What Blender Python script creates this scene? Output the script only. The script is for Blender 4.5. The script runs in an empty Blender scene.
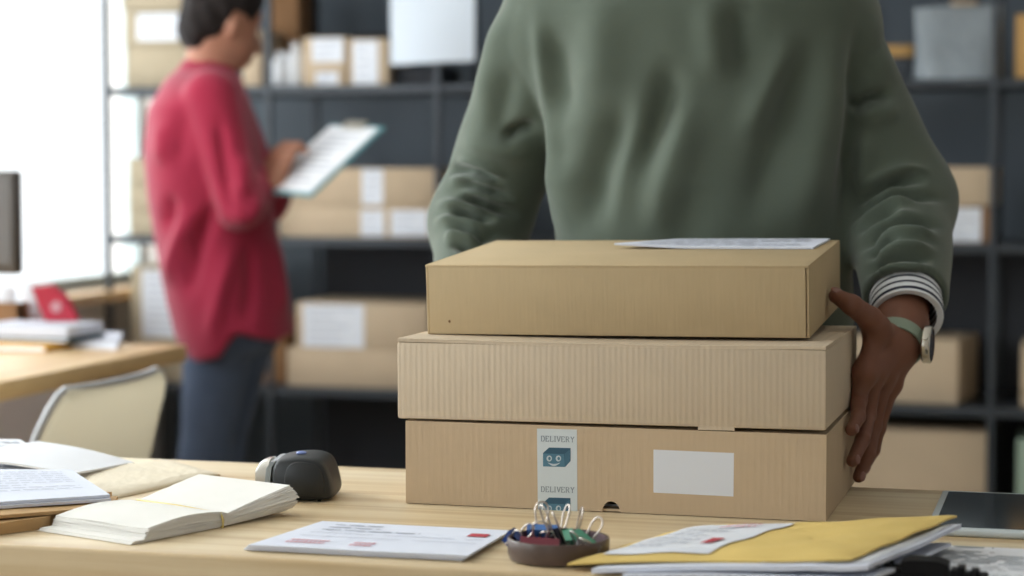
import bpy, bmesh, math, random
import numpy as np
from mathutils import Vector, Matrix, Euler

random.seed(7)
RNG = np.random.default_rng(7)
SC = bpy.context.scene
COL = SC.collection
PI = math.pi

# ------------------------------------------------------------------ camera
CAM = Vector((0.0, 0.0, 1.123))
FPX = 2100.0
YAW = math.radians(15.3)
PITCH = math.atan(123.0 / FPX)
cam_data = bpy.data.cameras.new('camera')
cam = bpy.data.objects.new('camera', cam_data)
COL.objects.link(cam)
cam.location = CAM
cam.rotation_euler = (PI / 2 - PITCH, 0, YAW)
cam_data.sensor_width = 36.0
cam_data.lens = FPX / 1024.0 * 36.0
cam_data.clip_start = 0.05
cam_data.dof.use_dof = True
cam_data.dof.focus_distance = 2.26
cam_data.dof.aperture_fstop = 3.6
vs_ = SC.view_settings
vs_.view_transform = 'Standard'
vs_.look = 'None'
vs_.gamma = 1.0
vs_.use_curve_mapping = False
vs_.exposure = 0.0
SC.cycles.use_denoising = True
SC.camera = cam
CROT = Euler((PI / 2 - PITCH, 0, YAW)).to_matrix()


def ray(px, py):
    return CROT @ Vector(((px - 512.0) / FPX, -(py - 288.0) / FPX, -1.0))


def on_z(px, py, z):
    d = ray(px, py)
    return CAM + d * ((z - CAM.z) / d.z)


def on_y(px, py, y):
    d = ray(px, py)
    return CAM + d * ((y - CAM.y) / d.y)


def on_x(px, py, x):
    d = ray(px, py)
    return CAM + d * ((x - CAM.x) / d.x)


# --------------------------------------------------------------- materials
def lin(c):
    c = c / 255.0
    return c / 12.92 if c <= 0.04045 else ((c + 0.055) / 1.055) ** 2.4


def rgb(r, g, b):
    return (lin(r), lin(g), lin(b), 1.0)


def new_mat(name):
    m = bpy.data.materials.new(name)
    m.use_nodes = True
    nt = m.node_tree
    bs = nt.nodes['Principled BSDF']
    return m, nt, bs


def N(nt, typ, **kw):
    n = nt.nodes.new(typ)
    for k, v in kw.items():
        if k in n.inputs:
            n.inputs[k].default_value = v
        else:
            setattr(n, k, v)
    return n


def mat(name, col, rough=0.6, metal=0.0, var=0.0, vscale=8.0, stretch=(1, 1, 1), bump=0.0, bscale=60.0, bdist=0.001,
        spec=0.5, sheen=0.0, coat=0.0, sss=0.0):
    m, nt, bs = new_mat(name)
    bs.inputs['Roughness'].default_value = rough
    bs.inputs['Metallic'].default_value = metal
    bs.inputs['Specular IOR Level'].default_value = spec
    bs.inputs['Sheen Weight'].default_value = sheen
    bs.inputs['Coat Weight'].default_value = coat
    if sss:
        bs.inputs['Subsurface Weight'].default_value = sss
        bs.inputs['Subsurface Radius'].default_value = (0.012, 0.005, 0.003)
        bs.inputs['Subsurface Scale'].default_value = 0.4
    tc = N(nt, 'ShaderNodeTexCoord')
    mp = N(nt, 'ShaderNodeMapping')
    mp.inputs['Scale'].default_value = stretch
    nt.links.new(tc.outputs['Object'], mp.inputs['Vector'])
    if var > 0:
        no = N(nt, 'ShaderNodeTexNoise', Scale=vscale, Detail=4.0)
        nt.links.new(mp.outputs['Vector'], no.inputs['Vector'])
        rp = N(nt, 'ShaderNodeValToRGB')
        c = np.array(col[:3])
        lo = np.clip(c * (1 - var), 0, 1)
        hi = np.clip(c * (1 + var), 0, 1)
        rp.color_ramp.elements[0].position = 0.3
        rp.color_ramp.elements[0].color = (*lo, 1)
        rp.color_ramp.elements[1].position = 0.7
        rp.color_ramp.elements[1].color = (*hi, 1)
        nt.links.new(no.outputs['Fac'], rp.inputs['Fac'])
        nt.links.new(rp.outputs['Color'], bs.inputs['Base Color'])
    else:
        bs.inputs['Base Color'].default_value = col
    if bump > 0:
        nb = N(nt, 'ShaderNodeTexNoise', Scale=bscale, Detail=5.0)
        nt.links.new(mp.outputs['Vector'], nb.inputs['Vector'])
        bp = N(nt, 'ShaderNodeBump', Strength=bump, Distance=bdist)
        nt.links.new(nb.outputs['Fac'], bp.inputs['Height'])
        nt.links.new(bp.outputs['Normal'], bs.inputs['Normal'])
    return m


def cardboard(name, col, flute=0.0, period=0.0066, dirty=0.06):
    """kraft card: mottled, fibrous, with vertical flute lines along local X"""
    m, nt, bs = new_mat(name)
    bs.inputs['Roughness'].default_value = 0.78
    bs.inputs['Specular IOR Level'].default_value = 0.25
    tc = N(nt, 'ShaderNodeTexCoord')
    n1 = N(nt, 'ShaderNodeTexNoise', Scale=9.0, Detail=5.0)
    nt.links.new(tc.outputs['Object'], n1.inputs['Vector'])
    mp = N(nt, 'ShaderNodeMapping')
    mp.inputs['Scale'].default_value = (260, 260, 26)
    nt.links.new(tc.outputs['Object'], mp.inputs['Vector'])
    n2 = N(nt, 'ShaderNodeTexNoise', Scale=1.0, Detail=3.0)
    nt.links.new(mp.outputs['Vector'], n2.inputs['Vector'])
    ad = N(nt, 'ShaderNodeMath', operation='MULTIPLY_ADD')
    nt.links.new(n2.outputs['Fac'], ad.inputs[0])
    ad.inputs[1].default_value = 0.45
    nt.links.new(n1.outputs['Fac'], ad.inputs[2])
    rp = N(nt, 'ShaderNodeValToRGB')
    c = np.array(col[:3])
    rp.color_ramp.elements[0].position = 0.45
    rp.color_ramp.elements[0].color = (*np.clip(c * (1 - dirty), 0, 1), 1)
    rp.color_ramp.elements[1].position = 1.0
    rp.color_ramp.elements[1].color = (*np.clip(c * (1 + dirty), 0, 1), 1)
    nt.links.new(ad.outputs[0], rp.inputs['Fac'])
    nt.links.new(rp.outputs['Color'], bs.inputs['Base Color'])
    wv = N(nt, 'ShaderNodeTexWave', Scale=0.314 / period, Distortion=0.9, Detail=3.0)
    wv.inputs['Detail Scale'].default_value = 3.0
    wv.bands_direction = 'X'
    nt.links.new(tc.outputs['Object'], wv.inputs['Vector'])
    mx = N(nt, 'ShaderNodeMath', operation='MULTIPLY_ADD')
    nt.links.new(wv.outputs['Fac'], mx.inputs[0])
    mx.inputs[1].default_value = flute
    ms = N(nt, 'ShaderNodeMath', operation='MULTIPLY')
    nt.links.new(n2.outputs['Fac'], ms.inputs[0])
    ms.inputs[1].default_value = 0.35
    nt.links.new(ms.outputs[0], mx.inputs[2])
    bp = N(nt, 'ShaderNodeBump', Strength=0.5, Distance=0.0012)
    nt.links.new(mx.outputs[0], bp.inputs['Height'])
    nt.links.new(bp.outputs['Normal'], bs.inputs['Normal'])
    return m


def wood(name, c_lo, c_hi, axis='X', rough=0.42, plank=0.085, sc=1.0):
    m, nt, bs = new_mat(name)
    bs.inputs['Roughness'].default_value = rough
    bs.inputs['Specular IOR Level'].default_value = 0.4
    tc = N(nt, 'ShaderNodeTexCoord')
    mp = N(nt, 'ShaderNodeMapping')
    s = (1.2, 26, 26) if axis == 'X' else (26, 1.2, 26)
    mp.inputs['Scale'].default_value = tuple(v * sc for v in s)
    nt.links.new(tc.outputs['Object'], mp.inputs['Vector'])
    # planks: offset the grain from plank to plank
    sx = N(nt, 'ShaderNodeSeparateXYZ')
    nt.links.new(tc.outputs['Object'], sx.inputs[0])
    dv = N(nt, 'ShaderNodeMath', operation='DIVIDE')
    nt.links.new(sx.outputs['Y' if axis == 'X' else 'X'], dv.inputs[0])
    dv.inputs[1].default_value = plank
    fl = N(nt, 'ShaderNodeMath', operation='FLOOR')
    nt.links.new(dv.outputs[0], fl.inputs[0])
    wn = N(nt, 'ShaderNodeTexWhiteNoise')
    wn.noise_dimensions = '1D'
    nt.links.new(fl.outputs[0], wn.inputs['W'])
    va = N(nt, 'ShaderNodeVectorMath', operation='MULTIPLY_ADD')
    nt.links.new(wn.outputs['Color'], va.inputs[0])
    va.inputs[1].default_value = (9, 9, 9)
    nt.links.new(mp.outputs['Vector'], va.inputs[2])
    no = N(nt, 'ShaderNodeTexNoise', Scale=1.0, Detail=6.0, Distortion=0.6)
    nt.links.new(va.outputs[0], no.inputs['Vector'])
    ad = N(nt, 'ShaderNodeMath', operation='MULTIPLY_ADD')
    nt.links.new(wn.outputs['Value'], ad.inputs[0])
    ad.inputs[1].default_value = 0.16
    nt.links.new(no.outputs['Fac'], ad.inputs[2])
    rp = N(nt, 'ShaderNodeValToRGB')
    rp.color_ramp.elements[0].position = 0.36
    rp.color_ramp.elements[0].color = c_lo
    rp.color_ramp.elements[1].position = 0.74
    rp.color_ramp.elements[1].color = c_hi
    nt.links.new(ad.outputs[0], rp.inputs['Fac'])
    nt.links.new(rp.outputs['Color'], bs.inputs['Base Color'])
    bp = N(nt, 'ShaderNodeBump', Strength=0.15, Distance=0.001)
    nt.links.new(no.outputs['Fac'], bp.inputs['Height'])
    nt.links.new(bp.outputs['Normal'], bs.inputs['Normal'])
    return m


def stripes(name, base, stripe, pitch, duty, phase=0.0):
    m, nt, bs = new_mat(name)
    bs.inputs['Roughness'].default_value = 0.9
    tc = N(nt, 'ShaderNodeTexCoord')
    sx = N(nt, 'ShaderNodeSeparateXYZ')
    nt.links.new(tc.outputs['Object'], sx.inputs[0])
    a = N(nt, 'ShaderNodeMath', operation='MULTIPLY_ADD')
    nt.links.new(sx.outputs['Z'], a.inputs[0])
    a.inputs[1].default_value = 1.0 / pitch
    a.inputs[2].default_value = phase + 50.0
    f = N(nt, 'ShaderNodeMath', operation='FRACT')
    nt.links.new(a.outputs[0], f.inputs[0])
    l = N(nt, 'ShaderNodeMath', operation='LESS_THAN')
    nt.links.new(f.outputs[0], l.inputs[0])
    l.inputs[1].default_value = duty
    mx = N(nt, 'ShaderNodeMix', data_type='RGBA')
    nt.links.new(l.outputs[0], mx.inputs[0])
    mx.inputs[6].default_value = base
    mx.inputs[7].default_value = stripe
    nt.links.new(mx.outputs[2], bs.inputs['Base Color'])
    return m


def glass_mat(name):
    m = bpy.data.materials.new(name)
    m.use_nodes = True
    nt = m.node_tree
    nt.nodes.clear()
    out = N(nt, 'ShaderNodeOutputMaterial')
    tr = N(nt, 'ShaderNodeBsdfTransparent')
    gl = N(nt, 'ShaderNodeBsdfGlossy', Roughness=0.02)
    mx = N(nt, 'ShaderNodeMixShader')
    mx.inputs[0].default_value = 0.06
    nt.links.new(tr.outputs[0], mx.inputs[1])
    nt.links.new(gl.outputs[0], mx.inputs[2])
    nt.links.new(mx.outputs[0], out.inputs[0])
    return m


M = {}
M['card_top'] = cardboard('kraft_card_smooth', rgb(190, 168, 132), 0.04, 0.005)
M['card_mid'] = cardboard('kraft_card_fluted', rgb(202, 184, 160), 0.28, 0.0064, 0.05)
M['card_low'] = cardboard('kraft_card_tan', rgb(196, 173, 144), 0.09, 0.0072)
M['card_back'] = cardboard('kraft_card_shelf', rgb(192, 171, 145), 0.1, 0.006)
M['card_back2'] = cardboard('kraft_card_pale', rgb(174, 160, 136), 0.1, 0.006)
M['card_brown'] = cardboard('kraft_card_brown', rgb(142, 106, 74), 0.1, 0.006)
M['card_inside'] = mat('card_edge', rgb(122, 92, 62), 0.9)
M['pine'] = wood('pine_top', rgb(196, 168, 126), rgb(231, 214, 181))
M['desk_wood'] = wood('desk_wood', rgb(206, 166, 112), rgb(226, 194, 146), axis='Y')
M['sill_wood'] = mat('sill_wood', rgb(205, 165, 115), 0.5, var=0.12, vscale=6, stretch=(10, 1, 10))
M['white_paper'] = mat('white_paper', rgb(232, 233, 238), 0.85, var=0.02, vscale=14, bump=0.15, bscale=30, bdist=0.002)
M['blue_paper'] = mat('cool_white_paper', rgb(218, 222, 235), 0.85, var=0.02, vscale=14)
M['cream_paper'] = mat('cream_paper', rgb(226, 214, 192), 0.9, var=0.06, vscale=20, bump=0.45, bscale=55, bdist=0.002)
M['label_white'] = mat('label_white', rgb(222, 225, 232), 0.6)
M['tape_white'] = mat('tape_white', rgb(205, 213, 216), 0.4, var=0.02, vscale=20)
M['teal_dark'] = mat('teal_ink_dark', rgb(40, 82, 104), 0.5)
M['teal_mid'] = mat('teal_ink', rgb(72, 117, 138), 0.5)
M['teal_side'] = mat('teal_ink_side', rgb(58, 100, 122), 0.5)
M['ink_grey'] = mat('ink_grey', rgb(130, 142, 150), 0.6)
M['ink_pale'] = mat('ink_pale', rgb(184, 188, 199), 0.8)
M['ink_dark'] = mat('ink_text', rgb(120, 124, 134), 0.8)
M['ink_red'] = mat('ink_red', rgb(178, 52, 66), 0.7)
M['ink_pink'] = mat('ink_pink', rgb(216, 160, 168), 0.8)
M['ink_white'] = mat('ink_white', rgb(186, 198, 204), 0.6)
M['yellow_paper'] = mat('yellow_envelope', rgb(218, 188, 110), 0.7, var=0.07, vscale=10, bump=0.35, bscale=24, bdist=0.004)
M['kraft_paper'] = mat('kraft_paper', rgb(186, 150, 104), 0.85, var=0.08, vscale=20)
M['rubber'] = mat('rubber_band_yellow', rgb(216, 194, 122), 0.5)
M['sweat'] = mat('green_sweatshirt', rgb(88, 97, 86), 0.95, var=0.06, vscale=5, bump=0.4, bscale=420, bdist=0.001, spec=0.15, sheen=0.25)
M['skin'] = mat('skin', rgb(122, 80, 62), 0.55, var=0.06, vscale=30, bump=0.12, bscale=180, bdist=0.001, spec=0.35, sss=0.1)
M['skin_w'] = mat('skin_light', rgb(172, 122, 100), 0.55, var=0.05, vscale=20, spec=0.3, sss=0.1)
M['nail'] = mat('nail', rgb(138, 94, 80), 0.3)
M['hair'] = mat('dark_hair', rgb(34, 28, 27), 0.75, spec=0.2, var=0.2, vscale=40, stretch=(3, 3, 0.5), bump=0.5, bscale=80, bdist=0.004)
M['stripe'] = stripes('striped_cuff', rgb(228, 230, 234), rgb(28, 34, 54), 0.0118, 0.34, 0.55)
M['dark_pants'] = mat('dark_trousers', rgb(40, 44, 52), 0.9, var=0.1, vscale=20)
M['denim'] = mat('dark_denim', rgb(72, 84, 106), 0.9, var=0.16, vscale=9, bump=0.3, bscale=200)
M['red_shirt'] = mat('red_shirt', rgb(152, 36, 62), 0.85, var=0.06, vscale=6, spec=0.2, sheen=0.2)
M['shoe'] = mat('shoe_black', rgb(35, 34, 34), 0.5)
M['strap'] = mat('sage_strap', rgb(136, 150, 132), 0.6)
M['steel'] = mat('steel', rgb(205, 200, 188), 0.25, metal=0.9)
M['dial'] = mat('watch_dial', rgb(70, 48, 42), 0.15, coat=0.5)
M['chrome'] = mat('chrome_wire', rgb(196, 186, 178), 0.28, metal=1.0)
M['tray'] = mat('tray_brown', rgb(84, 68, 60), 0.35, var=0.08, vscale=20)
M['tray_in'] = mat('tray_maroon', rgb(82, 52, 58), 0.4)
M['navy'] = mat('navy_clip', rgb(36, 62, 120), 0.35)
M['blue'] = mat('blue_clip', rgb(74, 122, 190), 0.35)
M['maroon'] = mat('maroon_clip', rgb(136, 62, 76), 0.4)
M['blackclip'] = mat('black_clip', rgb(24, 24, 28), 0.3)
M['green'] = mat('green_clip', rgb(82, 150, 124), 0.4)
M['greyclip'] = mat('grey_clip', rgb(120, 116, 116), 0.35)
M['blackplastic'] = mat('black_plastic', rgb(31, 34, 36), 0.5, bump=0.1, bscale=300)
M['blackgloss'] = mat('black_gloss', rgb(13, 13, 15), 0.5, spec=0.2)
M['trim_grey'] = mat('grey_plastic', rgb(160, 168, 172), 0.35)
M['lens_white'] = mat('milky_plastic', rgb(205, 200, 190), 0.25, coat=0.3)
M['led'] = mat('blue_button', rgb(120, 140, 200), 0.2)
M['tablet'] = mat('tablet_frame', rgb(196, 204, 206), 0.35)
M['screen'] = mat('screen_glass', rgb(52, 58, 62), 0.08, spec=0.6)
M['rack'] = mat('rack_steel', rgb(58, 63, 69), 0.45, metal=0.3)
M['rack_dark'] = mat('dark_grey_shade', rgb(46, 48, 54), 0.7)
M['wall_grey'] = mat('wall_blue_grey', rgb(94, 102, 110), 0.9, var=0.03, vscale=2)
M['wall_light'] = mat('wall_light_grey', rgb(236, 229, 224), 0.9, var=0.02, vscale=2)
M['ceiling'] = mat('ceiling_white', rgb(238, 238, 236), 0.9)
M['floor'] = wood('floor_boards', rgb(176, 160, 138), rgb(200, 184, 160), axis='Y', plank=0.14)
M['frame_white'] = mat('frame_white', rgb(196, 206, 206), 0.5)
M['glass'] = glass_mat('window_glass')
M['chair'] = mat('cream_shell', rgb(228, 222, 204), 0.45, var=0.03, vscale=6)
_nt = M['chair'].node_tree
_tr = N(_nt, 'ShaderNodeBsdfTranslucent', Color=rgb(236, 229, 214))
_mx = N(_nt, 'ShaderNodeMixShader')
_mx.inputs[0].default_value = 0.5
_nt.links.new(_nt.nodes['Principled BSDF'].outputs[0], _mx.inputs[1])
_nt.links.new(_tr.outputs[0], _mx.inputs[2])
_nt.links.new(_mx.outputs[0], _nt.nodes['Material Output'].inputs[0])
M['chair_edge'] = mat('grey_rim', rgb(190, 190, 192), 0.4)
M['chairleg'] = mat('chair_leg', rgb(150, 150, 152), 0.35, metal=0.6)
M['bag_grey'] = mat('grey_mailer', rgb(138, 146, 152), 0.35, var=0.1, vscale=8, bump=0.6, bscale=14, bdist=0.02)
M['monitor'] = mat('monitor_dark', rgb(64, 58, 54), 0.5)
M['red_plastic'] = mat('red_plastic', rgb(200, 48, 72), 0.35)
M['folder_yellow'] = mat('folder_yellow', rgb(222, 168, 70), 0.7)
M['folder_teal'] = mat('folder_teal', rgb(48, 74, 84), 0.7)
M['board_teal'] = mat('clipboard_teal', rgb(96, 150, 158), 0.4)
M['orange_box'] = mat('amber_box', rgb(190, 148, 88), 0.7)
M['white_bottle'] = mat('white_plastic', rgb(224, 226, 230), 0.4)
M['green_card'] = mat('pale_green_card', rgb(150, 168, 150), 0.7)


# ------------------------------------------------------------ mesh helpers
class MB:
    def __init__(self):
        self.v = []
        self.f = []

    def add(self, vs, fs):
        o = len(self.v)
        self.v.extend([tuple(p) for p in vs])
        self.f.extend([tuple(i + o for i in q) for q in fs])
        return self

    def box(self, lo, hi, mtx=None, bev=0.0, seg=2):
        bm = bmesh.new()
        bmesh.ops.create_cube(bm, size=1.0)
        lo = Vector(lo)
        hi = Vector(hi)
        c = (lo + hi) / 2
        s = hi - lo
        for v in bm.verts:
            v.co = Vector((v.co.x * s.x, v.co.y * s.y, v.co.z * s.z)) + c
        if bev > 0:
            bmesh.ops.bevel(bm, geom=list(bm.edges), offset=bev, segments=seg, profile=0.5, affect='EDGES')
        self._bm(bm, mtx)
        return self

    def _bm(self, bm, mtx=None):
        bm.verts.index_update()
        vs = [(mtx @ v.co if mtx else v.co.copy()) for v in bm.verts]
        fs = [[v.index for v in f.verts] for f in bm.faces]
        bm.free()
        self.add(vs, fs)

    def ball(self, c, r, mtx=None, u=20, v=12):
        bm = bmesh.new()
        bmesh.ops.create_uvsphere(bm, u_segments=u, v_segments=v, radius=1.0)
        r = Vector((r, r, r)) if not hasattr(r, '__len__') else Vector(r)
        for w in bm.verts:
            w.co = Vector((w.co.x * r.x, w.co.y * r.y, w.co.z * r.z))
            if mtx:
                w.co = mtx @ w.co
            w.co += Vector(c)
        self._bm(bm)
        return self

    def tube(self, pts, r, seg=10, closed=False, caps=True):
        pts = [Vector(p) for p in pts]
        n = len(pts)
        rs = r if hasattr(r, '__len__') else [r] * n
        rings = []
        up = None
        for i, p in enumerate(pts):
            a = pts[(i - 1) % n] if (closed or i > 0) else p
            b = pts[(i + 1) % n] if (closed or i < n - 1) else p
            t = (b - a).normalized()
            if up is None:
                up = t.orthogonal().normalized()
            up = (up - t * up.dot(t)).normalized()
            w = t.cross(up)
            rings.append([p + (up * math.cos(2 * PI * k / seg) + w * math.sin(2 * PI * k / seg)) * rs[i] for k in range(seg)])
        vs = [q for rg in rings for q in rg]
        fs = []
        m = n if closed else n - 1
        for i in range(m):
            j = (i + 1) % n
            for k in range(seg):
                l = (k + 1) % seg
                fs.append((i * seg + k, i * seg + l, j * seg + l, j * seg + k))
        if not closed and caps:
            fs.append(tuple(range(seg))[::-1])
            fs.append(tuple((n - 1) * seg + k for k in range(seg)))
        self.add(vs, fs)
        return self

    def lathe(self, prof, c=(0, 0, 0), seg=48, mtx=None):
        vs = []
        for (r, z) in prof:
            for k in range(seg):
                p = Vector((r * math.cos(2 * PI * k / seg), r * math.sin(2 * PI * k / seg), z))
                vs.append((mtx @ p if mtx else p) + Vector(c))
        fs = []
        n = len(prof)
        for i in range(n - 1):
            for k in range(seg):
                l = (k + 1) % seg
                fs.append((i * seg + k, i * seg + l, (i + 1) * seg + l, (i + 1) * seg + k))
        self.add(vs, fs)
        return self

    def prism(self, poly, off):
        """closed polygon (3D points) extruded by vector off"""
        poly = [Vector(p) for p in poly]
        off = Vector(off)
        n = len(poly)
        vs = poly + [p + off for p in poly]
        fs = [tuple(range(n))[::-1], tuple(range(n, 2 * n))]
        for i in range(n):
            j = (i + 1) % n
            fs.append((i, j, n + j, n + i))
        self.add(vs, fs)
        return self

    def sheet(self, q, th, nu=14, nv=14, dz=None):
        """q: corners p00,p10,p11,p01; a slab of thickness th following dz(u,v)"""
        q = [Vector(p) for p in q]
        top = []
        bot = []
        for j in range(nv + 1):
            for i in range(nu + 1):
                u, v = i / nu, j / nv
                p = q[0] * ((1 - u) * (1 - v)) + q[1] * (u * (1 - v)) + q[2] * (u * v) + q[3] * ((1 - u) * v)
                h = dz(u, v) if dz else 0.0
                t = th(u, v) if callable(th) else th
                top.append(p + Vector((0, 0, h + t)))
                bot.append(p + Vector((0, 0, h)))
        W = nu + 1
        n = len(top)
        fs = []
        for j in range(nv):
            for i in range(nu):
                a = j * W + i
                fs.append((a, a + 1, a + W + 1, a + W))
                fs.append((n + a, n + a + W, n + a + W + 1, n + a + 1))
        rim = [i for i in range(W)] + [j * W + nu for j in range(1, nv + 1)] + [nv * W + i for i in range(nu - 1, -1, -1)] + [j * W for j in range(nv - 1, 0, -1)]
        for k in range(len(rim)):
            a, b = rim[k], rim[(k + 1) % len(rim)]
            fs.append((a, n + a, n + b, b))
        self.add(top + bot, fs)
        return self

    def build(self, name, m, parent=None, smooth=None, world=True):
        """link as ONE mesh object. world: the points are world points"""
        vs = self.v
        if parent is not None and world:
            inv = ROOT[parent.name].inverted()
            vs = [inv @ Vector(p) for p in vs]
        me = bpy.data.meshes.new(name)
        me.from_pydata([tuple(p) for p in vs], [], self.f)
        me.validate()
        bm = bmesh.new()
        bm.from_mesh(me)
        bmesh.ops.recalc_face_normals(bm, faces=list(bm.faces))
        bm.to_mesh(me)
        bm.free()
        me.materials.append(m)
        if smooth is not None:
            me.polygons.foreach_set('use_smooth', [True] * len(me.polygons))
            if smooth < 180:
                me.set_sharp_from_angle(angle=math.radians(smooth))
        o = bpy.data.objects.new(name, me)
        COL.objects.link(o)
        if parent is not None:
            o.parent = parent
            ROOT[o.name] = ROOT[parent.name]
        else:
            ROOT[o.name] = Matrix.Identity(4)
        return o


ROOT = {}


def tag(o, label=None, cat=None, group=None, kind=None):
    if label:
        o['label'] = label
    if cat:
        o['category'] = cat
    if group:
        o['group'] = group
    if kind:
        o['kind'] = kind
    return o


def thing(name, label, cat, loc=(0, 0, 0), rotz=0.0, group=None, rot=None):
    o = bpy.data.objects.new(name, None)
    COL.objects.link(o)
    o.empty_display_size = 0.05
    o.location = loc
    e = Euler(rot) if rot else Euler((0, 0, rotz))
    o.rotation_euler = e
    ROOT[o.name] = Matrix.Translation(Vector(loc)) @ e.to_matrix().to_4x4()
    return tag(o, label, cat, group)


def recentre(o):
    """move a parentless mesh's origin to its base"""
    if o.parent is None and o.type == 'MESH':
        n = len(o.data.vertices)
        a = np.empty(n * 3)
        o.data.vertices.foreach_get('co', a)
        a = a.reshape(-1, 3)
        c = Vector(((a[:, 0].min() + a[:, 0].max()) / 2, (a[:, 1].min() + a[:, 1].max()) / 2, a[:, 2].min()))
        o.data.transform(Matrix.Translation(-c))
        o.location = c
        ROOT[o.name] = Matrix.Translation(c)
    return o


def text_lines(mb, q, dz, rows, seed, u0=0.08, u1=0.92, v0=0.1, v1=0.9, th=0.0, h=0.32, wmin=0.03, wmax=0.12, gap=0.02, short=0.2):
    """rows of word-like strokes lying just above the sheet q"""
    rr = random.Random(seed)
    q = [Vector(p) for p in q]

    def P(u, v):
        p = q[0] * ((1 - u) * (1 - v)) + q[1] * (u * (1 - v)) + q[2] * (u * v) + q[3] * ((1 - u) * v)
        return p + Vector((0, 0, (dz(u, v) if dz else 0) + th + 0.0007))
    for r in range(rows):
        v = v0 + (v1 - v0) * (r + 0.5) / rows
        hv = (v1 - v0) / rows * h * 0.5
        u = u0
        end = u1 if rr.random() > short else u0 + (u1 - u0) * rr.uniform(0.3, 0.8)
        while u < end:
            w = rr.uniform(wmin, wmax)
            b = min(u + w, end)
            mb.add([P(u, v - hv), P(b, v - hv), P(b, v + hv), P(u, v + hv)], [(0, 1, 2, 3)])
            u = b + gap


# --------------------------------------------------------------- SDF tools
def vlen(a):
    return np.sqrt((a * a).sum(-1))


def cap(P, a, b, ra, rb=None):
    rb = ra if rb is None else rb
    a = np.array(a, np.float32)
    b = np.array(b, np.float32)
    ba = b - a
    h = np.clip(((P - a) @ ba) / max(float(ba @ ba), 1e-9), 0, 1)
    return vlen(P - a - h[:, None] * ba) - (ra + (rb - ra) * h)


def ell(P, c, r):
    r = np.array(r, np.float32)
    q = (P - np.array(c, np.float32)) / r
    k0 = vlen(q)
    k1 = vlen(q / r)
    return k0 * (k0 - 1.0) / np.maximum(k1, 1e-6)


def smin(a, b, k):
    h = np.clip(0.5 + 0.5 * (b - a) / k, 0, 1)
    return b * (1 - h) + a * h - k * h * (1 - h)


def smax(a, b, k):
    return -smin(-a, -b, k)


def surf(fn, lo, hi, h, c=4):
    """surface nets of fn < 0 on a grid of step h (sparse refinement from a coarse grid)"""
    lo = np.array(lo, np.float32)
    hi = np.array(hi, np.float32)
    n = (np.ceil((hi - lo) / (h * c)).astype(int) + 1) * c + 1
    cn = (n - 1) // c + 1
    ax = [lo[i] + np.arange(cn[i], dtype=np.float32) * h * c for i in range(3)]
    G = np.stack(np.meshgrid(*ax, indexing='ij'), -1).reshape(-1, 3)
    C = fn(G).reshape(cn).astype(np.float32)
    idx = [np.clip(np.round(np.arange(n[i]) / c).astype(int), 0, cn[i] - 1) for i in range(3)]
    D = C[np.ix_(*idx)]
    near = np.abs(D) < h * c * 2.4
    ii = np.argwhere(near)
    vals = np.empty(len(ii), np.float32)
    for s in range(0, len(ii), 400000):
        vals[s:s + 400000] = fn(lo + ii[s:s + 400000].astype(np.float32) * h)
    D[near] = vals
    # cells
    S = D < 0
    cnt = np.zeros(tuple(n - 1), np.int8)
    for dx in (0, 1):
        for dy in (0, 1):
            for dz in (0, 1):
                cnt += S[dx:n[0] - 1 + dx, dy:n[1] - 1 + dy, dz:n[2] - 1 + dz]
    cell = np.argwhere((cnt > 0) & (cnt < 8))
    vid = -np.ones(tuple(n - 1), np.int32)
    vid[cell[:, 0], cell[:, 1], cell[:, 2]] = np.arange(len(cell))
    cor = np.array([(x, y, z) for x in (0, 1) for y in (0, 1) for z in (0, 1)])
    cv = np.stack([D[cell[:, 0] + k[0], cell[:, 1] + k[1], cell[:, 2] + k[2]] for k in cor], -1)
    acc = np.zeros((len(cell), 3), np.float32)
    num = np.zeros(len(cell), np.float32)
    for a in range(8):
        for b in range(a + 1, 8):
            if np.abs(cor[a] - cor[b]).sum() != 1:
                continue
            x = (cv[:, a] < 0) != (cv[:, b] < 0)
            dn = cv[:, a] - cv[:, b]
            t = np.where(x, cv[:, a] / np.where(np.abs(dn) < 1e-12, 1, dn), 0)
            acc += np.where(x[:, None], cor[a] + t[:, None] * (cor[b] - cor[a]), 0)
            num += x
    V = lo + (cell + acc / np.maximum(num, 1)[:, None]) * h
    F = []
    for axis in range(3):
        sl0 = [slice(None)] * 3
        sl1 = [slice(None)] * 3
        sl0[axis] = slice(0, -1)
        sl1[axis] = slice(1, None)
        A = S[tuple(sl0)]
        B = S[tuple(sl1)]
        e = np.argwhere(A != B)
        o1, o2 = [(1, 2), (2, 0), (0, 1)][axis]
        ok = (e[:, o1] > 0) & (e[:, o2] > 0) & (e[:, o1] < n[o1] - 1) & (e[:, o2] < n[o2] - 1)
        e = e[ok]
        flip = A[e[:, 0], e[:, 1], e[:, 2]]
        qs = []
        for (d1, d2) in ((-1, -1), (0, -1), (0, 0), (-1, 0)):
            q = e.copy()
            q[:, o1] += d1
            q[:, o2] += d2
            qs.append(vid[q[:, 0], q[:, 1], q[:, 2]])
        Q = np.stack(qs, -1)
        Q[~flip] = Q[~flip][:, ::-1]
        F.append(Q)
    F = np.concatenate(F)
    F = F[(F >= 0).all(1)]
    return V.astype(np.float64), F


def vnormals(V, F):
    a, b, c, d = (V[F[:, i]] for i in range(4))
    nn = np.cross(c - a, d - b)
    R = np.zeros_like(V)
    for i in range(4):
        np.add.at(R, F[:, i], nn)
    return R / np.maximum(vlen(R), 1e-12)[:, None]


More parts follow.
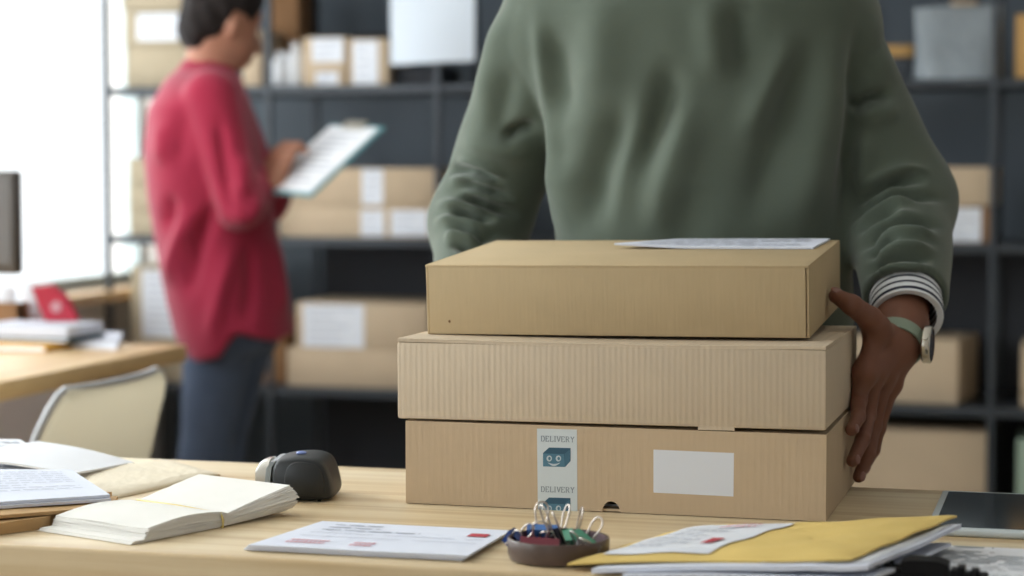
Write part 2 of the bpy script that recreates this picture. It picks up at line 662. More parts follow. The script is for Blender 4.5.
def relax(V, F, it=2, lam=0.5):
    E = np.concatenate([F[:, [0, 1]], F[:, [1, 2]], F[:, [2, 3]], F[:, [3, 0]]])
    for _ in range(it):
        S = np.zeros_like(V)
        c = np.zeros(len(V))
        np.add.at(S, E[:, 0], V[E[:, 1]])
        np.add.at(c, E[:, 0], 1)
        np.add.at(S, E[:, 1], V[E[:, 0]])
        np.add.at(c, E[:, 1], 1)
        V = V * (1 - lam) + lam * S / np.maximum(c, 1)[:, None]
    return V


def np_object(name, V, F, m, parent=None, world=True):
    V = np.asarray(V, np.float64)
    if parent is not None and world:
        inv = np.array(ROOT[parent.name].inverted())
        V = V @ inv[:3, :3].T + inv[:3, 3]
    me = bpy.data.meshes.new(name)
    me.vertices.add(len(V))
    me.vertices.foreach_set('co', V.astype(np.float32).ravel())
    F = np.asarray(F)
    me.loops.add(F.size)
    me.loops.foreach_set('vertex_index', F.ravel().astype(np.int32))
    me.polygons.add(len(F))
    me.polygons.foreach_set('loop_start', (np.arange(len(F)) * 4).astype(np.int32))
    me.polygons.foreach_set('use_smooth', np.ones(len(F), bool))
    me.update(calc_edges=True)
    me.validate()
    me.materials.append(m)
    o = bpy.data.objects.new(name, me)
    COL.objects.link(o)
    if parent is not None:
        o.parent = parent
        ROOT[o.name] = ROOT[parent.name]
    else:
        ROOT[o.name] = Matrix.Identity(4)
    return o


def seg_dist2(X, Z, pts):
    """distance to a polyline and where along it (0..1) the nearest point lies"""
    best = np.full(len(X), 1e9)
    where = np.zeros(len(X))
    Ls = [math.hypot(b[0] - a[0], b[1] - a[1]) for a, b in zip(pts[:-1], pts[1:])]
    tot = max(sum(Ls), 1e-9)
    run = 0.0
    for (a, b), l in zip(zip(pts[:-1], pts[1:]), Ls):
        dx, dz = b[0] - a[0], b[1] - a[1]
        L = max(dx * dx + dz * dz, 1e-12)
        t = np.clip(((X - a[0]) * dx + (Z - a[1]) * dz) / L, 0, 1)
        d = np.hypot(X - a[0] - t * dx, Z - a[1] - t * dz)
        m = d < best
        best = np.where(m, d, best)
        where = np.where(m, (run + t * l) / tot, where)
        run += l
    return best, where


def taper(w, e=.35):
    t = np.clip(np.minimum(w, 1 - w) / e, 0, 1)
    return t * t * (3 - 2 * t)


def smooth_path(p, n=5):
    """Catmull-Rom through 2D/3D points"""
    p = [np.array(q, float) for q in p]
    if len(p) < 3:
        return p
    out = []
    for i in range(len(p) - 1):
        p0 = p[max(i - 1, 0)]
        p1, p2 = p[i], p[i + 1]
        p3 = p[min(i + 2, len(p) - 1)]
        for k in range(n):
            t = k / n
            out.append(0.5 * ((2 * p1) + (-p0 + p2) * t + (2 * p0 - 5 * p1 + 4 * p2 - p3) * t * t + (-p0 + 3 * p1 - 3 * p2 + p3) * t ** 3))
    out.append(p[-1])
    return out


# ================================================================ THE ROOM
XL, XR, YB, YF, ZC = -2.86, 2.7, 6.25, -2.6, 2.85


def struct(name, mb, m, parent=None, smooth=None):
    o = mb.build(name, m, parent, smooth)
    if parent is None:
        o['kind'] = 'structure'
        recentre(o)
    return o


struct('floor', MB().box((XL - .2, YF - .2, -0.1), (XR + .2, YB + .2, 0)), M['floor'])
struct('ceiling', MB().box((XL - .2, YF - .2, ZC), (XR + .2, YB + .2, ZC + 0.1)), M['ceiling'])
struct('wall_back', MB().box((XL - .2, YB, 0), (XR + .2, YB + 0.15, ZC)), M['wall_grey'])
struct('wall_right', MB().box((XR, YF, 0), (XR + 0.15, YB, ZC)), mat('wall_right_grey', rgb(178, 176, 174), 0.9, var=0.02, vscale=2))
SILL, HEAD = 0.752, 2.55
wins = [(4.15, 6.17), (1.75, 3.75), (-0.7, 1.3)]
wl = MB()
wl.box((XL - .16, YF, 0), (XL, YB, SILL)).box((XL - .16, YF, HEAD), (XL, YB, ZC))
ed = [YB] + [e for w in wins for e in (w[1], w[0])] + [YF]
for k in range(0, len(ed), 2):
    wl.box((XL - .16, ed[k + 1], SILL), (XL, ed[k], HEAD))
struct('wall_left', wl, M['wall_light'])
fw = [(-2.3, -0.4)]  # window behind the camera, added for frontal fill
wf = MB()
wf.box((XL, YF - .16, 0), (XR, YF, SILL)).box((XL, YF - .16, HEAD), (XR, YF, ZC))
ex = [XL] + [e for w in fw for e in w] + [XR]
for k in range(0, len(ex), 2):
    wf.box((ex[k], YF - .16, SILL), (ex[k + 1], YF, HEAD))
struct('wall_front', wf, M['wall_light'])
struct('baseboard_back', MB().box((XL, YB - .015, 0), (XR, YB, 0.08), bev=0.004), M['frame_white'])
struct('baseboard_left', MB().box((XL, YF, 0), (XL + .015, YB, 0.08), bev=0.004), M['frame_white'])

wi = 0
for (a, b) in wins:
    wi += 1
    fr = MB()
    t = 0.035
    x0, x1 = XL - .11, XL - .05
    fr.box((x0, a, SILL), (x1, a + t, HEAD)).box((x0, b - t, SILL), (x1, b, HEAD))
    fr.box((x0, a, SILL), (x1, b, SILL + t)).box((x0, a, HEAD - t), (x1, b, HEAD))
    w = struct('window_%d' % wi, fr, M['frame_white'])
    MB().box((XL - .083, a + t, SILL + t), (XL - .077, b - t, HEAD - t)).build('pane', M['glass'], w)
    MB().box((XL - .05, a - .03, SILL - .03), (XL + .09, b + .03, SILL), bev=.004).build('window_sill', M['sill_wood'], w)
for (a, b) in fw:
    wi += 1
    fr = MB()
    t = 0.05
    y0, y1 = YF - .11, YF - .05
    fr.box((a, y0, SILL), (a + t, y1, HEAD)).box((b - t, y0, SILL), (b, y1, HEAD))
    fr.box((a, y0, SILL), (b, y1, SILL + t)).box((a, y0, HEAD - t), (b, y1, HEAD))
    w = struct('window_%d' % wi, fr, M['frame_white'])
    MB().box((a + t, YF - .083, SILL + t), (b - t, YF - .077, HEAD - t)).build('pane', M['glass'], w)


# daylight
def area(name, loc, rot, sx, sy, radiance, col=(1, 1, 1)):
    l = bpy.data.lights.new(name, 'AREA')
    l.shape = 'RECTANGLE'
    l.size, l.size_y = sx, sy
    l.energy = radiance * PI * sx * sy
    l.color = col
    o = bpy.data.objects.new(name, l)
    COL.objects.link(o)
    o.location = loc
    o.rotation_euler = rot
    return o


zc = (SILL + HEAD) / 2
hh = HEAD - SILL
RAD = [3.0, 8.0, 3.2]
for (a, b), r in zip(wins, RAD):
    area('daylight', (XL - .2, (a + b) / 2, zc), (0, -PI / 2, 0), hh + .3, (b - a) + .3, r, (0.91, 0.98, 1.0))
for (a, b) in fw:
    area('daylight', ((a + b) / 2, YF - .2, zc), (PI / 2, 0, 0), (b - a) + .3, hh + .3, 0.05, (0.92, 0.98, 1.0))  # weak added fill lamp outside the window behind the camera
wd = bpy.data.worlds.new('sky')
SC.world = wd
wd.use_nodes = True
wd.node_tree.nodes['Background'].inputs[0].default_value = (0.92, 0.97, 1.0, 1)
wd.node_tree.nodes['Background'].inputs[1].default_value = 1.7

# ================================================================ THE TABLE
TZ = 0.75
table = thing('table', 'long pine table in the foreground that carries boxes, envelopes and clips', 'table', (-0.55, 2.155, 0))
MB().box((-1.7, 1.843, TZ - 0.042), (0.6, 2.442, TZ), bev=0.004, seg=3).build('tabletop', M['pine'], table, 30)
for (x, y) in ((-1.6, 1.95), (-1.6, 2.36), (0.5, 1.95), (0.5, 2.36)):
    MB().box((x - .03, y - .03, 0), (x + .03, y + .03, TZ - .042), bev=.004).build('leg', M['pine'], table)
MB().box((-1.57, 1.94, TZ - .11), (.47, 1.965, TZ - .042)).box((-1.57, 2.345, TZ - .11), (.47, 2.37, TZ - .042)).build('apron', M['pine'], table)

# --------------------------------------------------- the three stacked boxes
# heights above the table; the stack is still in the hands, its right end a little up
FY = 2.187


def front_pt(px, py, y=FY - 0.0008):
    return on_y(px, py, y)


GRP = 'stacked parcel boxes in the man\'s hands'
low = thing('parcel_box', 'bottom box of the stack, with white delivery tape, white label and half-round notch', 'box', (-.489, FY + .15, TZ + .0008), group=GRP,
            rot=(0, 0, 0))
LW, LD, LH = .4616, .30, .0912
c = MB()
hw = LW / 2
# front panel with the half-round notch at its lower edge
nx, nr = (front_pt(611, 505).x + .489), .0098
poly = [(-hw, -LD / 2, 0), (-hw, -LD / 2, LH), (hw, -LD / 2, LH), (hw, -LD / 2, 0)]
for k in range(0, 13):
    a = PI * k / 12
    poly.append((nx + nr * math.cos(a), -LD / 2, .0115 * math.sin(a)))
c.prism(poly, (0, .003, 0))
c.box((-hw, -LD / 2 + .003, 0), (-hw + .003, LD / 2, LH)).box((hw - .003, -LD / 2 + .003, 0), (hw, LD / 2, LH))
c.box((-hw, LD / 2 - .003, 0), (hw, LD / 2, LH)).box((-hw + .002, -LD / 2 + .002, LH - .003), (hw - .002, LD / 2 - .002, LH))
c.box((-hw + .002, -LD / 2 + .002, .0005), (hw - .002, LD / 2 - .002, .003))
c.build('carton', M['card_low'], low, world=False)
MB().box((nx - .03, -LD / 2 + .02, .003), (nx + .03, -LD / 2 + .022, .0055)).build('inner_liner', M['label_white'], low, world=False)


def front_strip(quad_px, th, y, name, m, parent):
    """a flat print/sticker on the front of a box, seen at these pixels"""
    return MB().prism([front_pt(px, py, y) for (px, py) in quad_px], (0, -th, 0)).build(name, m, parent)


tape = front_strip([(537, 428.5), (577, 429.5), (577.5, 512), (538, 510.5)], .0004, FY + .0002, 'delivery_tape', M['tape_white'], low)
tape['label'] = 'white tape printed DELIVERY with a smiling teal box'
GL = {'D': [(0, 0, 0, 1), (0, 1, .5, 1), (.5, 1, .78, .75), (.78, .75, .78, .25), (.78, .25, .5, 0), (.5, 0, 0, 0), (-.15, 0, .2, 0), (-.15, 1, .2, 1)],
      'E': [(0, 0, 0, 1), (-.15, 1, .7, 1), (-.15, 0, .75, 0), (0, .52, .5, .52), (.7, 1, .7, .8), (.75, 0, .75, .22)],
      'L': [(0, 0, 0, 1), (-.15, 1, .2, 1), (-.15, 0, .7, 0), (.7, 0, .7, .22)],
      'I': [(.1, 0, .1, 1), (-.1, 0, .3, 0), (-.1, 1, .3, 1)],
      'V': [(0, 1, .42, 0), (.42, 0, .84, 1), (-.15, 1, .18, 1), (.66, 1, .99, 1)],
      'R': [(0, 0, 0, 1), (-.15, 1, .5, 1), (.5, 1, .7, .85), (.7, .85, .7, .65), (.7, .65, .5, .5), (.5, .5, 0, .5), (.4, .5, .75, 0), (-.15, 0, .2, 0), (.68, 0, .9, 0)],
      'Y': [(0, 1, .4, .5), (.8, 1, .4, .5), (.4, .5, .4, 0), (-.15, 1, .18, 1), (.64, 1, .95, 1), (.22, 0, .58, 0)]}
ADV = {'D': 1.12, 'E': 1.1, 'L': 1.0, 'I': .62, 'V': 1.12, 'R': 1.15, 'Y': 1.0}


def lettering(word, x0, x1, ytop, ybot, sh, y):
    tot = sum(ADV[ch] for ch in word)
    s = (x1 - x0) / tot
    hgt = ybot - ytop
    mb = MB()
    x = x0
    for ch in word:
        for (a, b, cc, d) in GL[ch]:
            p = Vector((x + a * s * .9, ybot - b * hgt))
            q = Vector((x + cc * s * .9, ybot - d * hgt))
            dr = q - p
            nn = Vector((-dr.y, dr.x)).normalized() * (.42 if abs(dr.x) < abs(dr.y) * .9 else .26)
            mb.add([front_pt(w.x, w.y + sh * (w.x - x0), y) for w in (p - nn, q - nn, q + nn, p + nn)], [(0, 1, 2, 3)])
        x += ADV[ch] * s
    return mb


for (k, y0) in enumerate((436.0, 486.5)):
    o = lettering('DELIVERY', 541.5, 575, y0, y0 + 5.2, .03, FY - .0004).build('printed_word', M['ink_grey'], tape)
for k, y0 in enumerate((447.5, 497.5)):
    yb = y0 + 19.5
    clip_y = 511.5 if k == 1 else 999

    def pl(pts, mname, lift, nm):
        pts = [(px, min(py, clip_y)) for (px, py) in pts]
        return MB().add([front_pt(px, py, FY - lift) for (px, py) in pts], [tuple(range(len(pts)))]).build(nm, M[mname], tape)
    pl([(543, y0 + 5.5), (549, y0), (570.5, y0 + .6), (570.5, yb - 6), (565, yb), (543, yb - .6)], 'teal_dark', .00035, 'box_emblem')
    pl([(543, y0 + 6), (564, y0 + 6.6), (565, yb), (543, yb - .6)], 'teal_mid', .0005, 'emblem_face')
    pl([(564.6, y0 + 6.4), (570.5, y0 + 1.2), (570.5, yb - 6), (565.2, yb)], 'teal_side', .0005, 'emblem_side')
    for ex_ in (549.2, 558.4):
        ring = MB()
        vs = []
        for kk in range(20):
            a = 2 * PI * kk / 20
            vs.append(front_pt(ex_ + 2.7 * math.cos(a), min(y0 + 11 + 3.0 * math.sin(a), clip_y), FY - .0007))
            vs.append(front_pt(ex_ + .3 + 1.3 * math.cos(a), min(y0 + 11 + 1.7 * math.sin(a), clip_y), FY - .0007))
        ring.add(vs, [(2 * kk, 2 * ((kk + 1) % 20), 2 * ((kk + 1) % 20) + 1, 2 * kk + 1) for kk in range(20)])
        ring.build('emblem_eye', M['ink_white'], tape)
    if k == 0:
        up = [(547.5 + 13 * i / 10, y0 + 15.0 + 1.4 * math.sin(PI * i / 10)) for i in range(11)]
        dn = [(547.5 + 13 * i / 10, y0 + 15.0 + 3.6 * math.sin(PI * i / 10)) for i in range(10, -1, -1)]
        MB().add([front_pt(px, py, FY - .0007) for px, py in up + dn], [tuple(range(22))]).build('emblem_smile', M['ink_white'], tape)
o = front_strip([(653.5, 449.5), (734, 453), (733.5, 496.5), (653.5, 492.5)], .0003, FY + .0002, 'address_label', M['label_white'], low)
o['label'] = 'blank white sticker'

mid = thing('parcel_box', 'middle box of the stack, pale ribbed card with no label or tape', 'box', (-.494, FY + .15, TZ + .0952), group=GRP,
            rot=(0, math.radians(-0.25), 0))
mw, MDp, MH = .4705, .30, .0885
m_ = MB()
m_.box((-mw / 2, -MDp / 2, 0), (mw / 2, MDp / 2, MH - .004), bev=.0025)
o = m_.build('carton', M['card_mid'], mid, 40, world=False)
l_ = MB().sheet([(-mw / 2 + .0005, -MDp / 2 + .0005, MH - .0045), (mw / 2 - .0005, -MDp / 2 + .0005, MH - .0045), (mw / 2 - .0005, MDp / 2, MH - .0045), (-mw / 2 + .0005, MDp / 2, MH - .0045)], .0035, 16, 8,
               lambda u, v: .0012 * math.sin(5 * u + 2) * (1 - v))
l_.build('lid', M['card_mid'], mid, 40, world=False)
MB().box((.10, -MDp / 2 + .0005, -.0028), (.139, -MDp / 2 + .004, .0012)).build('tab', M['card_mid'], mid, world=False)

ty = 2.25
top = thing('parcel_box', 'top box of the stack, smooth kraft card with a white envelope on it', 'box', (-.5, ty + .147, TZ + .1932), group=GRP,
            rot=(math.radians(3.3), math.radians(-0.6), 0))
tw, TD, TH = .43, .295, .079
t_ = MB()
t_.box((-tw / 2 + .0035, -TD / 2 + .0005, .0008), (tw / 2 - .0035, -TD / 2 + .0035, TH - .002), bev=.0008)        # front panel
t_.box((-tw / 2, -TD / 2 + .0025, 0), (-tw / 2 + .003, TD / 2, TH), bev=.0008).box((tw / 2 - .003, -TD / 2 + .0025, 0), (tw / 2, TD / 2, TH), bev=.0008)
t_.box((-tw / 2, TD / 2 - .003, 0), (tw / 2, TD / 2, TH)).box((-tw / 2 + .002, -TD / 2 + .004, 0), (tw / 2 - .002, TD / 2 - .002, .003))
t_.build('carton', M['card_top'], top, 40, world=False)
MB().box((-tw / 2, -TD / 2, TH - .003), (tw / 2, TD / 2, TH), bev=.0012).build('lid', M['card_top'], top, 40, world=False)
sp = MB()
for k in range(10):
    a = 2 * PI * k / 10
    sp.add([Vector((-.188 + .0014 * math.cos(a), -TD / 2 + .0003, .015 + .0017 * math.sin(a)))], [])
sp.f.append(tuple(range(10)))
sp.build('dark_spot', M['card_inside'], top, world=False)  # flat dark disc just in front of the panel face
# envelope on the top box
TM = ROOT[top.name]
ec = [TM @ Vector(p) for p in ((-.038, .036, TH + .0006), (.198, .028, TH + .0006), (.204, .140, TH + .0006), (.02, .140, TH + .0006))]
en = thing('envelope', 'white envelope lying on top of the topmost box of the stack', 'envelope', ec[0])
MB().sheet(ec, .0022, 10, 10, lambda u, v: .004 * max(0, (.35 - u)) * (1 - v) * 3).build('paper', M['blue_paper'], en)
tl = MB()
text_lines(tl, ec, lambda u, v: .004 * max(0, (.35 - u)) * (1 - v) * 3, 6, 3, th=.0022)
tl.build('printed_text', M['ink_pale'], en)

# ================================================================ ON THE TABLE
def zq(pts, z):
    return [on_z(px, py, zz) for (px, py), zz in zip(pts, z if hasattr(z, '__len__') else [z] * len(pts))]


# --- bundle of white envelopes with a rubber band
bo = Vector((-.957, 1.912, TZ))
bun = thing('envelope_bundle', 'bundle of white envelopes held by a yellow rubber band', 'envelopes', bo, math.radians(-21))
W_, L_ = .135, .212
mb = MB()
ns = 30
rr = random.Random(4)


def bz(v, i):
    """height of sheet i along the length v"""
    band = .54
    f = i / (ns - 1)
    if v < band:
        t = v / band
        thick = .012 + .005 * math.sin(PI * t) + .002 * t
        return f * thick + .0006
    t = (v - band) / (1 - band)
    thick = .012 + .007 * t ** .8
    base = .004 * t
    return base + f * thick + .0006 + f * .007 * t


for i in range(ns):
    e0 = rr.uniform(-.002, .002) - (.016 if i < 4 else 0) + (.008 * i / ns)
    e1 = rr.uniform(-.003, .003)
    sx_ = rr.uniform(-.001, .001)
    f = i / (ns - 1)
    # right side fans outwards past the band
    vs_t = []
    nv, nu = 22, 6
    T = []
    B = []
    for j in range(nv + 1):
        v = j / nv
        y = e0 + v * (L_ + e1 - e0)
        for k in range(nu + 1):
            u = k / nu
            fan = .012 * max(0, (v - .54) / .46) * math.sin(PI * f)
            x = -W_ / 2 + u * (W_ + fan) + sx_ + (rr.uniform(-.0006, .0006) if k in (0, nu) else 0)
            z = bz(v, i) + .0012 * math.sin(9 * u + i) * (1 - v) * (1 if i == 0 or i == ns - 1 else .3) * .5
            if v < .1 and i < 5:
                z = max(.0006 + i * .0008, z - .012 * (0.1 - v) / .1)
            T.append(Vector((x, y, z + .0008)))
            B.append(Vector((x, y, z)))
    n = len(T)
    fs = []
    W2 = nu + 1
    for j in range(nv):
        for k in range(nu):
            a = j * W2 + k
            fs.append((a, a + 1, a + W2 + 1, a + W2))
            fs.append((n + a, n + a + W2, n + a + W2 + 1, n + a + 1))
    rim = [k for k in range(W2)] + [j * W2 + nu for j in range(1, nv + 1)] + [nv * W2 + k for k in range(nu - 1, -1, -1)] + [j * W2 for j in range(nv - 1, 0, -1)]
    for k in range(len(rim)):
        a, b = rim[k], rim[(k + 1) % len(rim)]
        fs.append((a, n + a, n + b, b))
    mb.add(T + B, fs)
mb.build('envelope_pile', mat('envelope_white', rgb(233, 230, 224), .85, var=.025, vscale=18, bump=.2, bscale=40, bdist=.002), bun, 35, world=False)
vb = .54 * L_
zt = bz(.54, ns - 1) + .002
path = []
for (x, z) in ((-W_ / 2 - .003, .0012), (-W_ / 2 - .003, zt * .6), (-W_ / 2, zt), (0, zt + .0012), (W_ / 2, zt), (W_ / 2 + .003, zt * .6), (W_ / 2 + .003, .0012)):
    path.append((x, vb - x * .08, z))
MB().tube(path, .0013, 8, closed=True).build('rubber_band', M['rubber'], bun, 60, world=False)

# --- pile of white letters in the middle
q = zq([(247, 551), (466, 562), (509, 536), (321, 526.5)], [TZ, TZ, TZ, TZ])
wv = lambda u, v: .0004 * math.sin(7 * u + 1) * (1 - v) + .0005 + .0006 * math.sin(PI * u) * (1 - v)
for i in range(3):
    sh = Vector((.003 * (i - 1), -.002 * i, 0))
    qq = [p + sh for p in q]
    lb = ['lowest white letter of the three piled in front of the parcel boxes', 'middle white letter of the three piled in front of the parcel boxes', 'topmost letter of the pile before the boxes, with red stamp and printed lines'][i]
    t = thing('letter', lb, 'letter', Vector(q[0]) + Vector((0, 0, .0022 * i)), group='white letters piled before the boxes')
    dzz = (lambda i: (lambda u, v: .0022 * i + wv(u, v)))(i)
    MB().sheet(qq, .0017, 20, 8, dzz).build('paper', M['blue_paper'], t, 40)
    if i == 2:
        tl = MB()
        text_lines(tl, qq, dzz, 3, 5, u0=.12, u1=.62, v0=.62, v1=.92, th=.0017, h=.25)
        tl.build('printed_text', M['ink_pale'], t)
        ln = MB()
        text_lines(ln, qq, dzz, 2, 8, u0=.1, u1=.95, v0=.35, v1=.62, th=.0017, h=.08, wmin=.3, wmax=.5, gap=.05)
        ln.build('ruled_line', M['ink_pale'], t)
        tr = MB()
        text_lines(tr, qq, dzz, 2, 9, u0=.12, u1=.30, v0=.12, v1=.28, th=.0017, h=.6, wmin=.012, wmax=.02, gap=.006, short=0)
        tr.build('pink_print', M['ink_pink'], t)
        tr = MB()
        text_lines(tr, qq, dzz, 2, 10, u0=.42, u1=.52, v0=.12, v1=.28, th=.0017, h=.6, wmin=.012, wmax=.02, gap=.006, short=0)
        tr.build('pink_print', M['ink_pink'], t)
        rd = MB()
        text_lines(rd, qq, dzz, 1, 11, u0=.85, u1=.945, v0=.64, v1=.80, th=.0018, h=.75, wmin=.2, wmax=.3, short=0)
        rd.build('red_stamp', M['ink_red'], t)

# --- yellow padded envelope, white mailers under it
YQ = [Vector((-.456, 1.860, .7555)), Vector((-.196, 1.855, .774)), Vector((-.117, 2.066, .780)), Vector((-.384, 2.070, .7555))]


def ydz(u, v):
    return .001 * math.sin(PI * min(1, u * 1.15)) * math.sin(PI * v) + .0012 * math.sin(6 * u + 2 * v) - .002 * max(0, .25 - u)


def yth(u, v):
    e = min(u, 1 - u, v, 1 - v)
    return .002 + .0055 * min(1, e / .14) ** .6 * (1 - .5 * max(0, u - .6))


ye = thing('padded_envelope', 'yellow padded envelope with a white address label, leaning up at one end', 'envelope', YQ[0])
mb = MB().sheet(YQ, yth, 36, 30, lambda u, v: ydz(u, v) + .0008 * math.sin(23 * u) * math.sin(19 * v))
mb.build('envelope_body', M['yellow_paper'], ye, 50)


def onq(q, u, v, dz, lift):
    p = q[0] * ((1 - u) * (1 - v)) + q[1] * (u * (1 - v)) + q[2] * (u * v) + q[3] * ((1 - u) * v)
    return p + Vector((0, 0, dz + lift))


# folded flap with a ridge near the raised end
fl = MB()
vs = []
fs = []
for j in range(13):
    v = j / 12
    for k, (u, dz2) in enumerate(((.80, .0012), (.86, .0042), (.93, .0035), (1.03, .0045))):
        vs.append(onq(YQ, u - .12 * v, v * .98 + .01, ydz(u, v) + yth(min(u, .999), v), dz2))
for j in range(12):
    for k in range(3):
        a = j * 4 + k
        fs.append((a, a + 1, a + 5, a + 4))


def label_on(q, u0, u1, v0, v1, name, m, parent, dzf, lift, n=14, skew=0.0):
    vs, fs = [], []
    for j in range(n + 1):
        for i in range(n + 1):
            u = u0 + (u1 - u0) * i / n + skew * j / n
            v = v0 + (v1 - v0) * j / n
            vs.append(onq(q, u, v, dzf(u, v), lift))
    for j in range(n):
        for i in range(n):
            a = j * (n + 1) + i
            fs.append((a, a + 1, a + n + 2, a + n + 1))
    return MB().add(vs, fs).build(name, m, parent, 60)


top_y = lambda u, v: ydz(u, v) + .0008 * math.sin(23 * u) * math.sin(19 * v) + yth(u, v)
lab = label_on(YQ, .10, .48, .06, .82, 'address_label', M['label_white'], ye, top_y, .0012)
lab['label'] = 'white paper label with red mark'
tl = MB()
lq = [onq(YQ, u, v, 0, 0) for (u, v) in ((.10, .06), (.48, .06), (.48, .82), (.10, .82))]
ldz = lambda u, v: top_y(.10 + .38 * u, .06 + .76 * v) + .0015
text_lines(tl, lq, ldz, 7, 21, th=0, u0=.1, u1=.6, v0=.1, v1=.85, h=.2)
tl.build('printed_text', M['ink_pale'], lab)
rd = MB()
text_lines(rd, lq, ldz, 1, 22, u0=.72, u1=.84, v0=.2, v1=.4, th=.0003, wmin=.2, wmax=.3, short=0, h=.8)
rd.build('red_stamp', M['ink_red'], lab)
pk = MB()
text_lines(pk, lq, ldz, 2, 23, u0=.4, u1=.75, v0=.8, v1=.95, th=.0003, short=0, h=.5)
pk.build('pink_print', M['ink_pink'], lab)
MQ = [[Vector((-.43, 1.846, .7515)), Vector((-.18, 1.843, .7690)), Vector((-.112, 2.05, .7740)), Vector((-.36, 2.055, .7525))],
      [Vector((-.40, 1.838, .7508)), Vector((-.175, 1.84, .7600)), Vector((-.12, 2.03, .7600)), Vector((-.34, 2.04, .7508))]]
for i, q in enumerate(MQ):
    t = thing('mailer_envelope', ['white mailing envelope directly beneath the yellow padded envelope', 'lower white envelope poking out under the white mailing envelope at the table edge'][i], 'envelope', q[0], group='white mailers under the yellow envelope')
    cr = lambda u, v: (.0016 * math.sin(26 * u + 8 * v) * max(0, u - .55) + .0012 * math.sin(5 * u))
    MB().sheet(q, .0045 if i == 0 else .003, 30, 16, cr).build('paper', M['blue_paper'], t, 50)
    if i == 0:
        label_on(q, .6, .98, .05, .95, 'flap', M['label_white'], t, lambda u, v: cr(u, v) + .0045, .0009)

# --- printed form at the corner and the tablet
q = [Vector((-.21, 1.875, TZ + .0004)), Vector((.16, 1.875, TZ + .0004)), Vector((.165, 2.075, TZ + .0004)), Vector((-.20, 2.075, TZ + .0004))]
t = thing('printed_form', 'printed form sheet lying between the tablet and the table edge', 'paper', q[0])
MB().sheet(q, .0016, 6, 6).build('paper', M['white_paper'], t)
tl = MB()
text_lines(tl, q, None, 3, 31, u0=.05, u1=.46, v0=.86, v1=.98, th=.0016, h=.5)
tl.build('printed_heading', M['ink_grey'], t)
tl = MB()
text_lines(tl, q, None, 10, 33, u0=.05, u1=.50, v0=.02, v1=.5, th=.0016, h=.2, gap=.012)
tl.build('printed_text', M['ink_grey'], t)
pk = MB()
text_lines(pk, q, None, 2, 35, u0=.43, u1=.54, v0=.4, v1=.66, th=.0016, short=0, h=.7, wmin=.2, wmax=.3)
pk.build('pink_print', M['ink_pink'], t)
gy = MB()
text_lines(gy, q, None, 8, 36, u0=.08, u1=.42, v0=.52, v1=.86, th=.0016, h=.3)
gy.build('grey_print', M['ink_grey'], t)

tb = thing('tablet', 'tablet with a dark blank screen and pale frame lying flat', 'tablet', (-.152, 2.147, TZ))
x0, y0 = -.152, 2.135
MB().box((x0, y0, TZ), (x0 + .20, y0 + .255, TZ + .008), bev=.003, seg=3).build('case', M['tablet'], tb, 40)
MB().box((x0 + .008, y0 + .012, TZ + .0078), (x0 + .192, y0 + .243, TZ + .0086)).build('screen', M['screen'], tb)

# --- black gadget at the near edge
gx, gy_ = -.135, 1.900
g = thing('tape_dispenser', 'small black plastic desk dispenser with toothed edge on the printed form', 'tape dispenser', (gx, gy_, TZ + .002))
MB().box((-.055, -.014, 0), (.055, .018, .006), bev=.002).build('base', M['blackgloss'], g, 40, world=False)
b_ = MB()
b_.prism([(-.021, -.012, .005), (-.021, -.012, .0160), (-.014, -.012, .0182), (.012, -.012, .0182), (.021, -.012, .0150), (.021, -.012, .005)], (0, .026, 0))
b_.build('body', M['blackgloss'], g, 30, world=False)
for s in (-1, 1):
    th_ = MB()
    for k in range(5):
        xx = s * (.026 + k * .006)
        hh_ = .0105 - .0012 * k + (.004 if k % 2 else 0)
        th_.box((xx - .0035, -.010, .004), (xx + .0035, .010, hh_), bev=.001)
    th_.build('toothed_cutter', M['blackgloss'], g, 30, world=False)

# --- barcode scanner
sc0 = on_z(295, 501, TZ)
sc = thing('barcode_scanner', 'black handheld barcode scanner with milky nose, lying on the table behind the envelope bundle', 'scanner', (sc0.x, sc0.y + .028, TZ), YAW - math.radians(4))
S_ = 2.06 / 2100.0
OUT = [(270, 497), (268, 480), (268, 462), (272, 452), (282, 448.5), (296, 446.5), (312, 446.5), (324, 449.5), (331, 456), (335.5, 468), (339, 484), (338.5, 491), (334, 494.5), (322, 496.2), (300, 497)]
OUT = [(float(p[0]), float(p[1])) for p in smooth_path(OUT + [OUT[0]], 4)[:-1]]
oc = (304, 473)


def loop(sc_, y, dz=0.0, cc=oc):
    return [Vector((((px - 300) * S_ * 1.0 + (cc[0] - px) * (1 - sc_) * S_), y, max(.0005, (497 - py) * S_ + (py - cc[1]) * (1 - sc_) * S_ + dz))) for (px, py) in OUT]


def loft(loops, mname, name, parent, ang=50):
    mb = MB()
    n = len(loops[0])
    vs = [p for lp in loops for p in lp]
    fs = []
    for i in range(len(loops) - 1):
        for k in range(n):
            l = (k + 1) % n
            fs.append((i * n + k, i * n + l, (i + 1) * n + l, (i + 1) * n + k))
    fs.append(tuple(range(n))[::-1])
    fs.append(tuple((len(loops) - 1) * n + k for k in range(n)))
    mb.add(vs, fs)
    return mb.build(name, M[mname], parent, ang, world=False)


